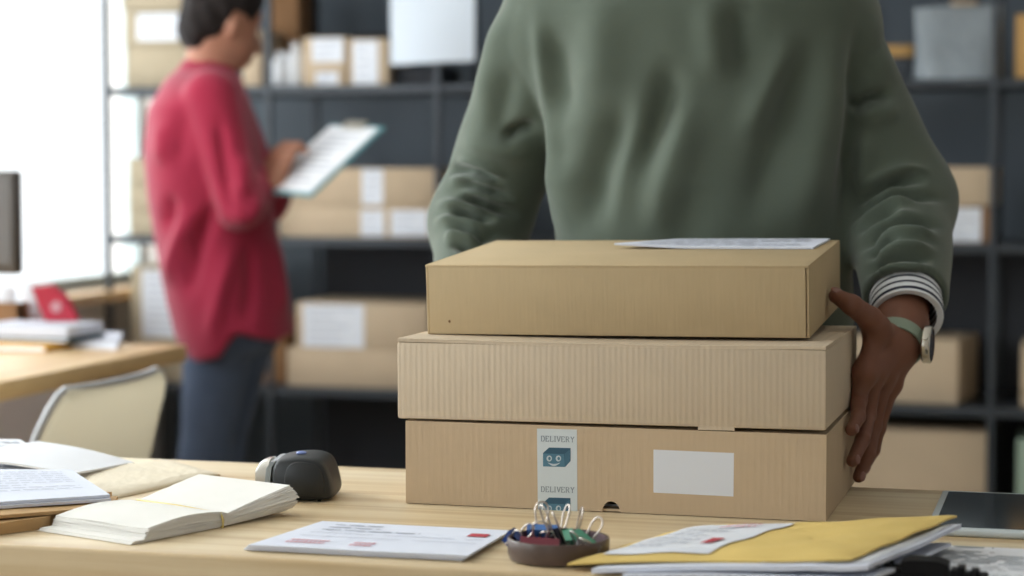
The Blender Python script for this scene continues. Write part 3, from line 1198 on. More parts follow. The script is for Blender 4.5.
loft([loop(.86, -.034), loop(.94, -.031), loop(.985, -.025), loop(1, -.015), loop(1.0, .02), loop(.97, .034), loop(.85, .042)], 'blackplastic', 'body', sc, 60)
pan = [(289, 490), (284, 482), (284, 468), (288, 456), (297, 451.5), (310, 452), (321, 456), (327, 466), (330, 484), (326, 491), (308, 490)]
pan = smooth_path(pan + [pan[0]], 4)[:-1]
pc = (306, 472)
lps = []
for (s_, y) in ((1.0, -.0335), (.985, -.0362), (.94, -.0372)):
    lps.append([Vector(((px - 300) * S_ + (pc[0] - px) * (1 - s_) * S_, y, (497 - py) * S_ + (py - pc[1]) * (1 - s_) * S_)) for px, py in pan])
loft(lps, 'blackplastic', 'side_panel', sc, 60)
# grey collar and milky nose at the left
rng = [(-.0320, .003), (-.0335, .020), (-.0315, .037), (-.0268, .0445)]
mb = MB()
for (yy0, yy1) in ((-.028, .036),):
    a = [Vector((x, yy0, z)) for x, z in rng]
    b = [Vector((x - .006, yy0, z - .001)) for x, z in rng][::-1]
    mb.prism(a + b, (0, yy1 - yy0, 0))
mb.build('grey_collar', M['trim_grey'], sc, 30, world=False)
nz = MB()
prof = [(-.036, .003, .0445), (-.042, .004, .0435), (-.0475, .007, .041), (-.0505, .012, .036)]
vs, fs = [], []
nseg = 20
for (x, zlo, zhi) in prof:
    for k in range(nseg):
        a = 2 * PI * k / nseg
        ca, sa = math.cos(a), math.sin(a)
        se = lambda t: math.copysign(abs(t) ** .6, t)
        vs.append(Vector((x, .003 + .029 * se(ca), (zlo + zhi) / 2 + (zhi - zlo) / 2 * se(sa))))
for i in range(len(prof) - 1):
    for k in range(nseg):
        l = (k + 1) % nseg
        fs.append((i * nseg + k, i * nseg + l, (i + 1) * nseg + l, (i + 1) * nseg + k))
fs.append(tuple((len(prof) - 1) * nseg + k for k in range(nseg)))
fs.append(tuple(range(nseg)))
nz.add(vs, fs)
nz.build('nose', M['lens_white'], sc, 50, world=False)
MB().ball((-.002, -.004, .0508), (.006, .006, .0022)).build('button', M['led'], sc, 80, world=False)
MB().box((.020, -.030, 0), (.024, -.026, .004)).build('foot', M['blackgloss'], sc, world=False)

# --- dish with binder clips
dc = on_z(558.5, 559, TZ)
dc.z = TZ
R = .0485
dish = thing('dish', 'round brown dish full of binder clips', 'dish', dc)
MB().lathe([(0.0001, 0), (R - .006, 0), (R - .002, .0015), (R - .0005, .006), (R, .0195), (R - .0006, .0212), (R - .0018, .0215), (R - .003, .0208)]).build('bowl', M['tray'], dish, 50, world=False)
MB().lathe([(R - .003, .0209), (R - .0035, .018), (R - .0045, .005), (R - .007, .0032), (0.0001, .003)]).build('lining', M['tray_in'], dish, 50, world=False)


def wire(w, h, y0, y1, zb, tilt):
    """one looped handle"""
    pts = [(-w * .5, 0, 0), (-w * .30, 0, h * .35), (-w * .42, 0, h * .72), (-w * .30, 0, h * .93), (0, 0, h), (w * .30, 0, h * .93), (w * .42, 0, h * .72), (w * .30, 0, h * .35), (w * .5, 0, 0)]
    sp_ = smooth_path(pts, 5)
    r = Matrix.Rotation(tilt, 4, 'X')
    return [r @ Vector(p) + Vector((0, (y0 + y1) / 2, zb)) for p in sp_]


def binder_clip(label, colm, loc, rot, w=.025, tilts=(.25, -.25), hl=.034):
    c = thing('binder_clip', label, 'binder clip', loc, rot=rot, group='binder clips in and beside the dish')
    h, d, t = .0135, .0095, .0006
    mb = MB()
    mb.prism([(-w / 2, -d / 2, h), (-w / 2, d / 2, h), (-w / 2, d / 2 - t, h - t), (-w / 2, -d / 2 + t, h - t)], (w, 0, 0))
    for s in (-1, 1):
        mb.prism([(-w / 2, s * d / 2, h), (-w / 2, s * .0008, 0), (-w / 2, s * .0002, 0), (-w / 2, s * (d / 2 - t), h - t)], (w, 0, 0))
        mb.tube([(-w / 2, s * .0011, .0004), (w / 2, s * .0011, .0004)], .0011, 8)
    mb.build('clamp', M[colm], c, 40, world=False)
    c.scale = (1.15, 1.15, 1.15)
    for s, ti in zip((-1, 1), tilts):
        MB().tube(wire(.013 * w / .025, hl, s * .002, s * .002, .001, ti), .00078, 8).build('handle', M['chrome'], c, 80, world=False)
    return c


def clip_at(px, py, z, **kw):
    p = on_z(px, py, z)
    return binder_clip(loc=p, **kw)


R_ = math.radians
clip_at(539, 549, TZ + .0115, label='maroon binder clip lying nearest the front rim of the dish', colm='maroon', rot=(R_(58), R_(4), R_(14)), w=.032, tilts=(1.3, -.35), hl=.030)
clip_at(541, 541, TZ + .0105, label='blue binder clip at the back of the dish, its wide handle arching up', colm='blue', rot=(R_(22), R_(4), R_(25)), w=.026, tilts=(.75, -.55), hl=.031)
clip_at(557, 545, TZ + .009, label='black binder clip standing in the middle of the dish', colm='blackclip', rot=(R_(-4), R_(-12), R_(-48)), w=.024, tilts=(.35, -.30), hl=.034)
clip_at(571, 549, TZ + .008, label='dark green binder clip beside the black one with upright handles', colm='blackclip' if False else 'green', rot=(R_(10), R_(14), R_(-66)), w=.022, tilts=(.25, -.35), hl=.036)
clip_at(581, 550, TZ + .0095, label='mint green binder clip with crossed wire handles near the dish rim', colm='green', rot=(R_(14), R_(28), R_(-24)), w=.022, tilts=(.55, -.45), hl=.030)
clip_at(593, 551, TZ + .010, label='grey binder clip closest to the yellow envelope side of the dish', colm='greyclip', rot=(R_(70), R_(10), R_(-12)), w=.022, tilts=(.5, -.1), hl=.028)
clip_at(511, 548, TZ + .0062, label='navy binder clip outside the dish, leaning on its rim', colm='navy', rot=(R_(10), R_(42), R_(-10)), w=.020, tilts=(.35, -.25), hl=.026)

# --- papers at the left end
qA = zq([(-40, 541), (46, 529), (112, 503), (10, 506)], [TZ, TZ, TZ, TZ])
fo = thing('kraft_folder', 'brown kraft folder under the printed letters at the end of the table', 'folder', qA[0])
MB().sheet(qA, .012, 12, 8, lambda u, v: .0005).build('back_board', M['kraft_paper'], fo, 40)
qB = [p + Vector((.006, .006, 0)) for p in zq([(-45, 529), (110, 510), (118, 500), (0, 500)], [TZ + .013] * 4)]
qB = zq([(-60, 526), (112, 507.5), (118, 499), (-10, 502)], [TZ + .014] * 4)
MB().sheet(qB, .0035, 12, 8, lambda u, v: .001 * math.sin(6 * u)).build('front_flap', M['kraft_paper'], fo, 40)
qC = zq([(-60, 515), (111, 500.5), (72, 475), (-60, 477)], [TZ + .0185] * 4)
for i in range(2):
    t = thing('printed_letter', ['upper printed letter with rows of text on the kraft folder', 'white letter sheet under the printed letter on the kraft folder'][1 - i], 'paper', qC[0] + Vector((0, 0, .003 * i)), group='letters on the kraft folder')
    dz_ = (lambda i: (lambda u, v: .0035 * i + .0012 * math.sin(3 * u + 1)))(i)
    qq = [p + Vector((-.003 * i, .004 * i, 0)) for p in qC]
    MB().sheet(qq, .003, 14, 8, dz_).build('paper', M['blue_paper'], t, 40)
    if i == 1:
        tl = MB()
        text_lines(tl, qq, dz_, 9, 41, u0=.36, u1=.9, v0=.25, v1=.92, th=.003, h=.16, wmin=.05, wmax=.1)
        tl.build('printed_text', M['ink_pale'], t)
# cream bubble mailer behind
qD = zq([(84, 506), (220, 476), (172, 463), (75, 470)], [TZ, TZ, TZ, TZ])
t = thing('padded_mailer', 'cream crinkled paper mailer lying behind the envelope bundle', 'envelope', qD[0])
nr_ = np.random.default_rng(3)
bm_ = nr_.uniform(0, .0013, (60, 60))
MB().sheet(qD, lambda u, v: .002 + .004 * min(1, min(u, 1 - u, v, 1 - v) / .12) ** .6, 48, 40,
           lambda u, v: .0004 + bm_[int(u * 47), int(v * 40)] * min(1, min(u, 1 - u, v, 1 - v) / .1)).build('paper', M['cream_paper'], t, 70)
# pad of printed sheets at the back left
qE = zq([(-50, 482), (74, 479), (38, 446), (-50, 446)], [TZ, TZ, TZ, TZ])
t = thing('paper_pad', 'thick pad of printed sheets behind the kraft folder, its first page folded back', 'paper', qE[0])
pdz = lambda u, v: .001 + .012 * v
qE2 = zq([(-60, 481.5), (73, 478), (20, 458), (-60, 457)], [TZ, TZ, TZ, TZ])
MB().sheet(qE2, .010, 12, 8, lambda u, v: .0 + .014 * v).build('paper', M['white_paper'], t, 40)
tl = MB()
text_lines(tl, qE2, lambda u, v: .014 * v, 6, 51, u0=.05, u1=.92, v0=.06, v1=.95, th=.0105, h=.35)
tl.build('printed_text', M['ink_pale'], t)
qF = zq([(-60, 461), (70, 477.5), (132, 463), (36, 446)], [TZ + .016, TZ + .006, TZ + .006, TZ + .022])
qF = [on_z(-60, 458, TZ + .026), on_z(72, 475.5, TZ + .012), on_z(134, 464, TZ + .004), on_z(38, 443, TZ + .024)]
MB().sheet(qF, .0025, 14, 8, lambda u, v: .003 * math.sin(PI * u)).build('folded_page', M['white_paper'], t, 50)

# ================================================================ BACKGROUND RACKS
RY0, RY1 = 5.66, 6.06
LV = [0.05, 0.481, 0.915, 1.350, 1.785, 2.2]
bay = .51
XS = [-2.787 + bay * k for k in range(8)]
rows = [('rack', 'tall grey shelving unit against the back wall, from the window to the pinned sheet', 0, 3),
        ('rack', 'tall grey shelving unit against the back wall, behind the man in green', 3, 7)]
rk = []
for nm, lb, a, b in rows:
    t = thing('shelving_unit', lb, 'shelving', ((XS[a] + XS[b]) / 2, (RY0 + RY1) / 2, 0))
    ins = .014
    for k in range(a, b + 1):
        x = XS[k] + (ins if k == a and a > 0 else 0) - (ins if k == b else 0)
        for y in (RY0, RY1):
            mb = MB()
            mb.box((x - .009, y - .009 + (.009 if y == RY0 else -.009), 0), (x + .009, y + .009 + (.009 if y == RY0 else -.009), 2.3), bev=.002)
            mb.build('upright', M['rack'], t)
    for z in LV:
        MB().box((XS[a] + (ins if a else 0), RY0 + .004, z - .024), (XS[b] - ins, RY1 - .004, z), bev=.002).build('shelf', M['rack'], t)
    x0_ = XS[a] if a else XS[1]
    MB().box((x0_ + .02, RY1 + .002, .05), (XS[b] - .02, RY1 + .01, .905)).build('shade_panel', M['rack_dark'], t)  # added dark sheet, standing in for shade behind the lower shelves
    rk.append(t)


def shelf_box(label, px0, px1, ptop, z, y, depth, m, rz=0.0, labels=(), group='parcels on the shelves', ctop=False, name='parcel_box', cat='box', seam=True):
    """a closed carton standing at height z; its front spans px0..px1, its top edge is at ptop"""
    a = on_y(px0, 300, y)
    b = on_y(px1, 300, y)
    top_z = on_y((px0 + px1) / 2, ptop, y).z
    w = b.x - a.x
    h = top_z - z
    cx = (a.x + b.x) / 2
    t = thing(name, label, cat, (cx, y + depth / 2, z), rz, group)
    mb = MB()
    mb.box((-w / 2, -depth / 2, 0.0005), (w / 2, depth / 2, h - .003), bev=.003)
    mb.build('carton', M[m], t, 40, world=False)
    fl_ = MB()
    g2 = .0015
    fl_.box((-w / 2, -depth / 2, h - .0028), (w / 2, -g2, h), bev=.0008).box((-w / 2, g2, h - .0028), (w / 2, depth / 2, h), bev=.0008)
    fl_.build('lid', M[m], t, 40, world=False)
    for (l0, t0, l1, b1) in labels:
        p = on_y(l0, t0, y)
        q_ = on_y(l1, b1, y)
        mb = MB().box((p.x - cx, -depth / 2 - .001, max(.004, q_.z - z)), (q_.x - cx, -depth / 2 + .001, min(h - .004, p.z - z)))
        o = mb.build('label', M['label_white'], t, world=False)
        ln = MB()
        x0_, x1_, z0_, z1_ = p.x - cx, q_.x - cx, max(.004, q_.z - z), min(h - .004, p.z - z)
        rr = random.Random(int(px0))
        nl = max(3, int((z1_ - z0_) / .022))
        for k in range(nl):
            zz = z1_ - (k + .6) * (z1_ - z0_) / nl
            e = x1_ - .1 * (x1_ - x0_) - rr.uniform(0, .4) * (x1_ - x0_)
            ln.add([(x0_ + .1 * (x1_ - x0_), -depth / 2 - .0014, zz), (e, -depth / 2 - .0014, zz), (e, -depth / 2 - .0014, zz + .005), (x0_ + .1 * (x1_ - x0_), -depth / 2 - .0014, zz + .005)], [(0, 1, 2, 3)])
        ln.build('printed_text', M['ink_pale'], o, world=False)
    return t


FYs = 5.70
L0, L1, L2, L3 = LV[0], LV[1], LV[2], LV[3]


def zof(px, py, y=FYs):
    return on_y(px, py, y).z


# upper left stack (above the window)
z1 = zof(150, 47)
z2 = zof(150, 10)
shelf_box('kraft carton at the bottom of the stack behind the woman\'s head', 128, 192, 47, L3, FYs, .3, 'card_back2')
shelf_box('carton with a long white label, second in the stack behind the woman\'s head', 127, 193, 10.5, z1, FYs, .3, 'card_back2', labels=((137, 14, 187, 40),))
shelf_box('carton at the top of the stack behind the woman\'s head, cut by the picture edge', 125, 190, -40, z2, FYs, .3, 'card_back2')
# stack of three on the middle shelf, beside the woman's back
za = zof(145, 212)
zb = zof(145, 185)
shelf_box('flat kraft carton lowest of three beside the woman\'s back', 130, 175, 212, L2, FYs, .28, 'card_back2')
shelf_box('flat kraft carton in the middle of three beside the woman\'s back', 129.5, 174, 185, za, FYs, .28, 'card_back2')
shelf_box('flat kraft carton topmost of three beside the woman\'s back', 130, 175, 158, zb, FYs, .28, 'card_back2')
# low box with big paper
shelf_box('tall carton with a big white paper on it, behind the desk', 131, 215, 266, L1, FYs, .3, 'card_back2', labels=((142, 270, 196, 338),))
# behind the head, right
shelf_box('small brown carton half hidden by the woman\'s face', 244, 262, 30, L3, FYs, .2, 'card_back')
shelf_box('small carton with a white label, next to the white bottles', 304, 347, 37, L3, FYs, .22, 'card_back', labels=((312, 38, 343, 62), (316, 72, 338, 86)))
shelf_box('small carton with one tall white label under the hanging sheet', 350, 389, 38.5, L3, FYs, .22, 'card_back', labels=((353, 41, 378, 86),))
shelf_box('dark brown carton standing far back on the upper shelf', 268, 300, -18, L3, FYs + .2, .12, 'card_brown')
# white bottles
for (px, w_, tp, lb) in ((282, .034, 52, 'white plastic bottle nearer the woman on the upper shelf'), (296.5, .027, 43, 'white plastic bottle touching the small labelled carton')):
    p = on_y(px, 80, FYs + .05)
    h = on_y(px, tp, FYs + .05).z - L3
    t = thing('bottle', lb, 'bottle', (p.x, FYs + .05, L3), group='white bottles on the upper shelf')
    MB().lathe([(.0001, .001), (w_ * .92, .001), (w_, .006), (w_, h * .68), (w_ * .8, h * .78), (w_ * .45, h * .82), (w_ * .45, h * .84), (.0001, h * .84)], seg=28).build('body', M['white_bottle'], t, 40, world=False)
    MB().lathe([(.0001, h * .84), (w_ * .5, h * .84), (w_ * .5, h), (.0001, h)], seg=24).build('cap', M['white_bottle'], t, 40, world=False)
# dark spool behind the small cartons
p = on_y(372, 35, FYs + .3)
t = thing('cable_reel', 'dark round reel on the upper shelf behind the small cartons', 'reel', (p.x, FYs + .3, L3))
MB().lathe([(.0001, 0), (.07, 0), (.07, .01), (.04, .012), (.04, .15), (.07, .152), (.07, .162), (.0001, .162)], seg=32).build('spool', M['rack_dark'], t, 40, world=False)
p = on_y(414, 80, FYs + .05)
shelf_box('low dark box on the upper shelf beneath the hanging sheet', 394, 440, 66, L3, FYs + .05, .2, 'rack_dark', name='storage_box')

# long boxes behind the clipboard
zl = zof(360, 206)
shelf_box('long flat carton with white labels, lower of two behind the clipboard', 279, 438, 206, L2, FYs, .3, 'card_back', labels=((361, 210, 384, 236), (391, 210, 428, 236)))
shelf_box('long flat carton with a strip of tape, upper of two behind the clipboard', 281, 437, 168, zl, FYs, .3, 'card_back', labels=((362, 169, 383, 205),))
# two cartons on the low shelf
zl = zof(340, 349)
shelf_box('wide kraft carton without label, lower of two beside the woman\'s hip', 286, 432, 349, L1, FYs, .3, 'card_back')
shelf_box('kraft carton with a large white paper, upper of two beside the woman\'s hip', 296, 428, 303, zl, FYs, .3, 'card_back', labels=((303, 304, 364, 349),))
shelf_box('narrow dark kraft carton behind the woman\'s hip', 262, 284, 318, L1, FYs + .04, .2, 'card_brown')

# right-hand racks
zl = zof(970, 206)
shelf_box('kraft carton with a white label at its front, under the shallow one', 925, 990, 206, L2, FYs, .25, 'card_brown', labels=((946, 206, 981, 244),))
shelf_box('shallow kraft carton with overhanging lid beside the green sleeve', 922, 995, 167, zl, FYs - .01, .27, 'card_back')
t = shelf_box('kraft carton turned a little on the shelf beside the watch', 852, 968, 338, L1, FYs + .03, .26, 'card_back', rz=R_(-9))
shelf_box('large kraft carton on the bottom shelf, lowest behind the hand', 840, 988, 430, L0, FYs, .3, 'card_back')
shelf_box('amber carton on the upper shelf at the picture edge', 1012, 1060, 14, L3, FYs, .25, 'orange_box')
shelf_box('pale green carton on the bottom shelf at the picture edge', 1019, 1075, 440, L0, FYs, .25, 'green_card')
shelf_box('kraft carton on the low shelf at the picture edge', 1022, 1075, 345, L1, FYs, .25, 'card_back')
shelf_box('grey storage box behind the grey mailer bag, carrying a small amber carton', 878, 913, 57, L3, FYs + .16, .14, 'rack', name='storage_box')
shelf_box('small amber carton on top of the grey storage box behind the mailer bag', 879, 910, 45, on_y(895, 57, FYs + .16).z, FYs + .165, .12, 'orange_box')
# grey mailer bag standing on the upper shelf
p0 = on_y(911, 80, FYs)
p1 = on_y(1001, 80, FYs)
hb = on_y(955, 4, FYs).z - L3
t = thing('mailer_bag', 'stuffed grey plastic mailer bag standing on the upper shelf', 'bag', ((p0.x + p1.x) / 2, FYs + .08, L3))
wv_ = (p1.x - p0.x) / 2
mb = MB()
vs, fs = [], []
nj, nk = 18, 40
rb = np.random.default_rng(5)
for j in range(nj + 1):
    f = j / nj
    for k in range(nk):
        a = 2 * PI * k / nk
        dpt = .065 * math.sin(PI * min(1, .12 + .88 * (1 - f)) * .5) * (.35 + .65 * (1 - f)) + .004
        sgn = lambda t, e: math.copysign(abs(t) ** e, t)
        wob = 1 + .05 * math.sin(3 * a + 5 * f) * (1 - f)
        vs.append((wv_ * sgn(math.cos(a), .45) * (1 - .03 * math.sin(PI * f)), dpt * sgn(math.sin(a), .8) * wob, f * hb * (1 + .02 * math.cos(a))))
for j in range(nj):
    for k in range(nk):
        l = (k + 1) % nk
        fs.append((j * nk + k, j * nk + l, (j + 1) * nk + l, (j + 1) * nk + k))
fs.append(tuple(range(nk))[::-1])
fs.append(tuple(nj * nk + k for k in range(nk)))
mb.add(vs, fs).build('bag', M['bag_grey'], t, 60, world=False)
MB().box((-.02, -.03, hb + .001), (.05, .0, hb + .012), bev=.003).build('closure', M['card_back'], t, 40, world=False)

# white sheet hanging at the front of the rack
yy = RY0 - .012
q = [on_y(391, 65, yy), on_y(474.5, 61, yy), on_y(475, -68, yy), on_y(390, -68, yy)]
t = thing('paper_sheet', 'big white sheet of paper hanging from the shelving, its lower edge free', 'paper', q[0])
mb = MB()
vs, fs = [], []
for j in range(9):
    for i in range(9):
        u, v = i / 8, j / 8
        p = q[0] * ((1 - u) * (1 - v)) + q[1] * (u * (1 - v)) + q[2] * (u * v) + q[3] * ((1 - u) * v)
        vs.append(p + Vector((0, -.012 * math.sin(PI * u) * (1 - v) - .002, 0)))
vs += [p + Vector((0, .0015, 0)) for p in vs]
for j in range(8):
    for i in range(8):
        a = j * 9 + i
        fs += [(a, a + 1, a + 10, a + 9), (81 + a, 81 + a + 9, 81 + a + 10, 81 + a + 1)]
rim = [i for i in range(9)] + [j * 9 + 8 for j in range(1, 9)] + [72 + i for i in range(7, -1, -1)] + [j * 9 for j in range(7, 0, -1)]
for k in range(len(rim)):
    a, b = rim[k], rim[(k + 1) % len(rim)]
    fs.append((a, 81 + a, 81 + b, b))
mb.add(vs, fs).build('sheet', mat('bright_paper', rgb(214, 222, 232), 0.8), t, 60)
MB().box((q[3].x + .08, yy - .004, q[3].z - .02), (q[3].x + .10, RY0 + .01, q[3].z + .004)).build('clip', M['rack_dark'], t)

# ================================================================ SECOND DESK
DX0, DX1, DY0, DY1 = -2.72, -1.80, 2.3, 4.02
desk = thing('desk', 'pale wooden desk under the window, with books and a red tape dispenser', 'desk', ((DX0 + DX1) / 2, (DY0 + DY1) / 2, 0))
MB().box((DX0, DY0, TZ - .035), (DX1, DY1, TZ), bev=.004).build('desktop', M['desk_wood'], desk, 30)
for (x, y) in ((DX0 + .06, DY0 + .06), (DX1 - .14, DY0 + .06), (DX0 + .06, DY1 - .06), (DX1 - .14, DY1 - .06)):
    MB().box((x - .025, y - .025, 0), (x + .025, y + .025, TZ - .035), bev=.003).build('leg', M['chairleg'], desk)
MB().box((DX0 + .05, DY0 + .05, TZ - .40), (DX0 + .07, DY1 - .05, TZ - .035)).build('modesty_panel', M['wall_light'], desk)

# monitor
mp = on_x(-30, 220, -2.5)
t = thing('monitor', 'dark monitor on the desk in front of the window, cut by the picture edge', 'monitor', (on_x(0, 250, -2.35).x, on_x(0, 250, -2.35).y - .1, TZ), R_(20))
e = on_y(18, 172, 3.72)
zt_ = on_y(18, 171, 3.72).z
zb_ = on_y(18, 274, 3.72).z
t.location = (e.x - .235, 3.72, TZ)
t.rotation_euler = (0, 0, 0)
ROOT[t.name] = Matrix.Translation(t.location)
MB().box((-.235, -.012, zb_ - TZ), (.235, .018, zt_ - TZ), bev=.006).build('housing', M['monitor'], t, 40, world=False)
MB().box((-.225, -.014, zb_ - TZ + .02), (.225, -.0115, zt_ - TZ - .01)).build('back_cover', M['monitor'], t, world=False)
MB().box((-.02, .01, .008), (.02, .03, zb_ - TZ + .1), bev=.003).build('stand', M['blackplastic'], t, 40, world=False)
MB().box((-.11, -.07, 0), (.11, .09, .009), bev=.003).build('base', M['blackplastic'], t, 40, world=False)

# wooden organiser box with white rolls
o0 = on_z(44, 337, TZ)
oy = o0.y - .10
t = thing('wooden_tray', 'brown wooden letter box on the desk holding white paper rolls', 'organiser', (o0.x - .15, oy + .07, TZ))
hb = on_y(20, 303, oy).z - TZ
ob = MB()
ob.box((-.15, -.07, 0), (.15, -.06, hb)).box((-.15, .06, 0), (.15, .07, hb)).box((-.15, -.07, 0), (-.14, .07, hb)).box((.14, -.07, 0), (.15, .07, hb)).box((-.15, -.07, 0), (.15, .07, .008))
ob.build('tray', M['card_brown'], t, 40, world=False)
for i, (px, ll) in enumerate(((9, 'white paper roll in the wooden letter box, farther from the red dispenser'), (33, 'white paper roll in the wooden letter box, above the red dispenser'))):
    c = on_y(px, 318, oy + .07)
    hr = on_y(px, 286, oy + .07).z - TZ - .008
    r = thing('paper_roll', ll, 'paper roll', (c.x, oy, TZ + .008), group='paper rolls on the desk')
    r.location.y = oy + .07
    MB().lathe([(.012, 0), (.034, 0), (.036, .003), (.036, hr - .003), (.034, hr), (.012, hr), (.012, 0)], seg=28).build('roll', M['white_paper'], r, 40, world=False)

# books and papers on the desk
bs = [(on_z(-40, 352, TZ), on_z(50, 352, TZ), 'folder_yellow', 'yellow folder at the bottom of the desk pile', .014, 0),
      (on_z(-30, 349, TZ), on_z(70, 350, TZ), 'folder_teal', 'dark teal book in the middle of the desk pile', .010, .014),
      (on_z(-40, 350, TZ), on_z(74, 349, TZ), 'blue_paper', 'pile of white forms topmost on the desk pile', .022, .024)]
for i, (a, b, mn, lb, h, zz) in enumerate(bs):
    c = (a + b) / 2
    t = thing(['folder', 'book', 'document'][i], lb, ['folder', 'book', 'papers'][i], (c.x, c.y + .09, TZ + zz), 0)
    w = (b.x - a.x) / 2
    MB().box((-w, -.085 + .004 * i, .0004), (w, .085, h - .0004), bev=.002).build(['cover', 'cover', 'paper'][i], M[mn], t, 40, world=False)
    if i < 2:
        MB().box((-w + .004, -.0855 + .004 * i, .003), (w - .003, -.084, h - .003)).build('pages', M['white_paper'], t, world=False)
qd = zq([(70, 348), (117, 350), (123, 338), (78, 337)], TZ)
t = thing('notepad', 'white notepad lying alone on the desk beside the rack pole', 'paper', qd[0])
MB().sheet(qd, .012, 4, 4).build('paper', M['blue_paper'], t)
# red tape dispenser (a tilted red block with a white hub)
dp = on_z(38, 346, TZ)
t = thing('tape_dispenser', 'red tape dispenser on the white forms on the desk', 'tape dispenser', (dp.x, dp.y + .09, TZ + .0465), YAW)
pr = [(-.052, .058), (-.012, .060), (.016, .042), (.040, .006), (.042, 0), (-.022, 0), (-.030, .012)]
MB().prism([(x * 1.0, -.02, z * 1.25) for x, z in pr], (0, .04, 0)).build('body', M['red_plastic'], t, 40, world=False)
mb = MB()
mb.lathe([(.0001, -.022), (.012, -.022), (.012, .022), (.0001, .022)], c=(.0, 0, .03), seg=24, mtx=Matrix.Rotation(PI / 2, 4, 'X'))
mb.build('hub', M['ink_pink'], t, 40, world=False)

# chair
cy0, cy1 = 2.93, 3.38
cc = Vector((-1.635, (cy0 + cy1) / 2, -.013))
ch = thing('shell_chair', 'cream plastic shell chair pushed up to the desk', 'chair', cc)
vs, fs = [], []
prof_ = [(-.33, .455, .2), (-.30, .445, .212), (-.20, .435, .216), (-.08, .435, .220), (.02, .45, .224), (.07, .49, .228), (.095, .56, .230), (.105, .63, .229), (.11, .69, .226), (.112, .73, .220), (.1125, .757, .209), (.113, .775, .190), (.113, .783, .165)]
npv = 16
for i, (x, z, w) in enumerate(prof_):
    for k in range(npv + 1):
        u = -1 + 2 * k / npv
        back = min(1, max(0, (i - 3) / 3))
        wrap = .12 - .095 * min(1, max(0, (z - .5) / .27))
        vs.append((x - wrap * abs(u) ** 2.4 * back, u * w, z + .05 * abs(u) ** 2.2 * (1 - back)))
for i in range(len(prof_) - 1):
    for k in range(npv):
        a = i * (npv + 1) + k
        fs.append((a, a + 1, a + npv + 2, a + npv + 1))
o = MB().add(vs, fs).build('shell', M['chair'], ch, 80, world=False)
sm_ = o.modifiers.new('thickness', 'SOLIDIFY')
sm_.thickness = .009
sm_.offset = 0
n_ = npv + 1
edge = [vs[i * n_] for i in range(4, len(prof_))] + [vs[(len(prof_) - 1) * n_ + k] for k in range(1, npv)] + [vs[i * n_ + npv] for i in range(len(prof_) - 1, 3, -1)]
MB().tube(edge, .0065, 8).build('rim', M['chair_edge'], ch, 80, world=False)
for sx in (-1, 1):
    for sy in (-1, 1):
        MB().tube([(-.11 + sx * .10, sy * .12, .43), (-.11 + sx * .19, sy * .2, 0.014)], .011, 10).build('leg', M['chairleg'], ch, 80, world=False)

# ================================================================ THE MAN
MX, MY = -.495, 2.70
man = thing('person', 'person in a green sweatshirt behind the table, hands on the stack of boxes', 'person', (MX, MY, 0))


def A(v):
    return np.array(v, np.float32)


SHR, SHL = A((MX - .172, MY + .01, 1.335)), A((MX + .132, MY + .01, 1.33))    # image left / image right shoulder
ELR = A(on_y(480, 222, 2.75))
ELL = A(on_y(900, 203, 2.73))
WRR = A((-.758, 2.52, .885))
CUF = A(on_y(906, 306, 2.555))
WRL = A(on_y(896, 345, 2.497))


def torso(P, grow=0.0):
    x = P[:, 0] - MX - .013
    z = P[:, 2]
    zs = np.array([.78, .86, .95, 1.05, 1.20, 1.32, 1.42, 1.50])
    w = np.interp(z, zs, [.186, .196, .194, .192, .203, .213, .205, .185]) + grow
    d = np.interp(z, zs, [.120, .128, .128, .126, .130, .135, .118, .085]) + grow
    y0 = np.interp(z, zs, [2.71, 2.71, 2.705, 2.70, 2.70, 2.705, 2.72, 2.73])
    q = (np.abs(x / w) ** 2.4 + np.abs((P[:, 1] - y0) / d) ** 2.4) ** (1 / 2.4)
    r = (q - 1) * np.minimum(w, d) * 1.1
    top = (z - (1.470 - .34 * np.abs(x))) * .95 + grow * 0
    r = smax(r, top - grow, .05)
    return r


def f_sweat(P):
    t = torso(P)
    t = smax(t, .80 - P[:, 2], .02)
    a = cap(P, SHR, ELR, .082, .064)
    b = cap(P, SHL, ELL, .082, .067)
    t1 = smin(t, a, .012)
    t1 = smin(t1, b, .012)
    # shoulders melt into the body higher up
    k = smin(smin(t, cap(P, SHR, SHR * .8 + ELR * .2, .072, .074), .06), cap(P, SHL, SHL * .8 + ELL * .2, .066, .070), .06)
    t1 = np.minimum(t1, k)
    fa = cap(P, ELR, ELR * .12 + WRR * .88, .064, .040)
    t1 = smin(t1, fa, .03)
    ax = CUF - ELL
    L = float(np.linalg.norm(ax))
    ax = ax / L
    fb = cap(P, ELL, ELL + ax * (L + .05), .068, .0475)
    s = (P - ELL) @ ax
    fb = smax(fb, s - (L - .013), .006)
    # hollow sleeve end round the cuff
    fb = smax(fb, -smax(cap(P, ELL + ax * (L - .06), ELL + ax * (L + .1), .0425), (L - .06) - s, .004), .004)
    t1 = smin(t1, fb, .03)
    # neck band
    c = A((MX + .013, MY + .015, 1.452))
    q = P - c
    rr_ = np.hypot(np.hypot(q[:, 0], q[:, 1] * 1.08) - .078, q[:, 2] + q[:, 1] * -.35) - .014
    t1 = smin(t1, rr_, .012)
    hb_ = np.abs(P[:, 2] - .80)
    return t1


V, F = surf(f_sweat, (MX - .48, MY - .30, .74), (MX + .48, MY + .22, 1.53), .0037)


def fold(pts_px, y, amp, w):
    p = [np.array(on_y(px, py, y)) for px, py in pts_px]
    p = [(q[0], q[2]) for q in p]
    return ([np.array(q) for q in smooth_path(p, 5)], amp, w)


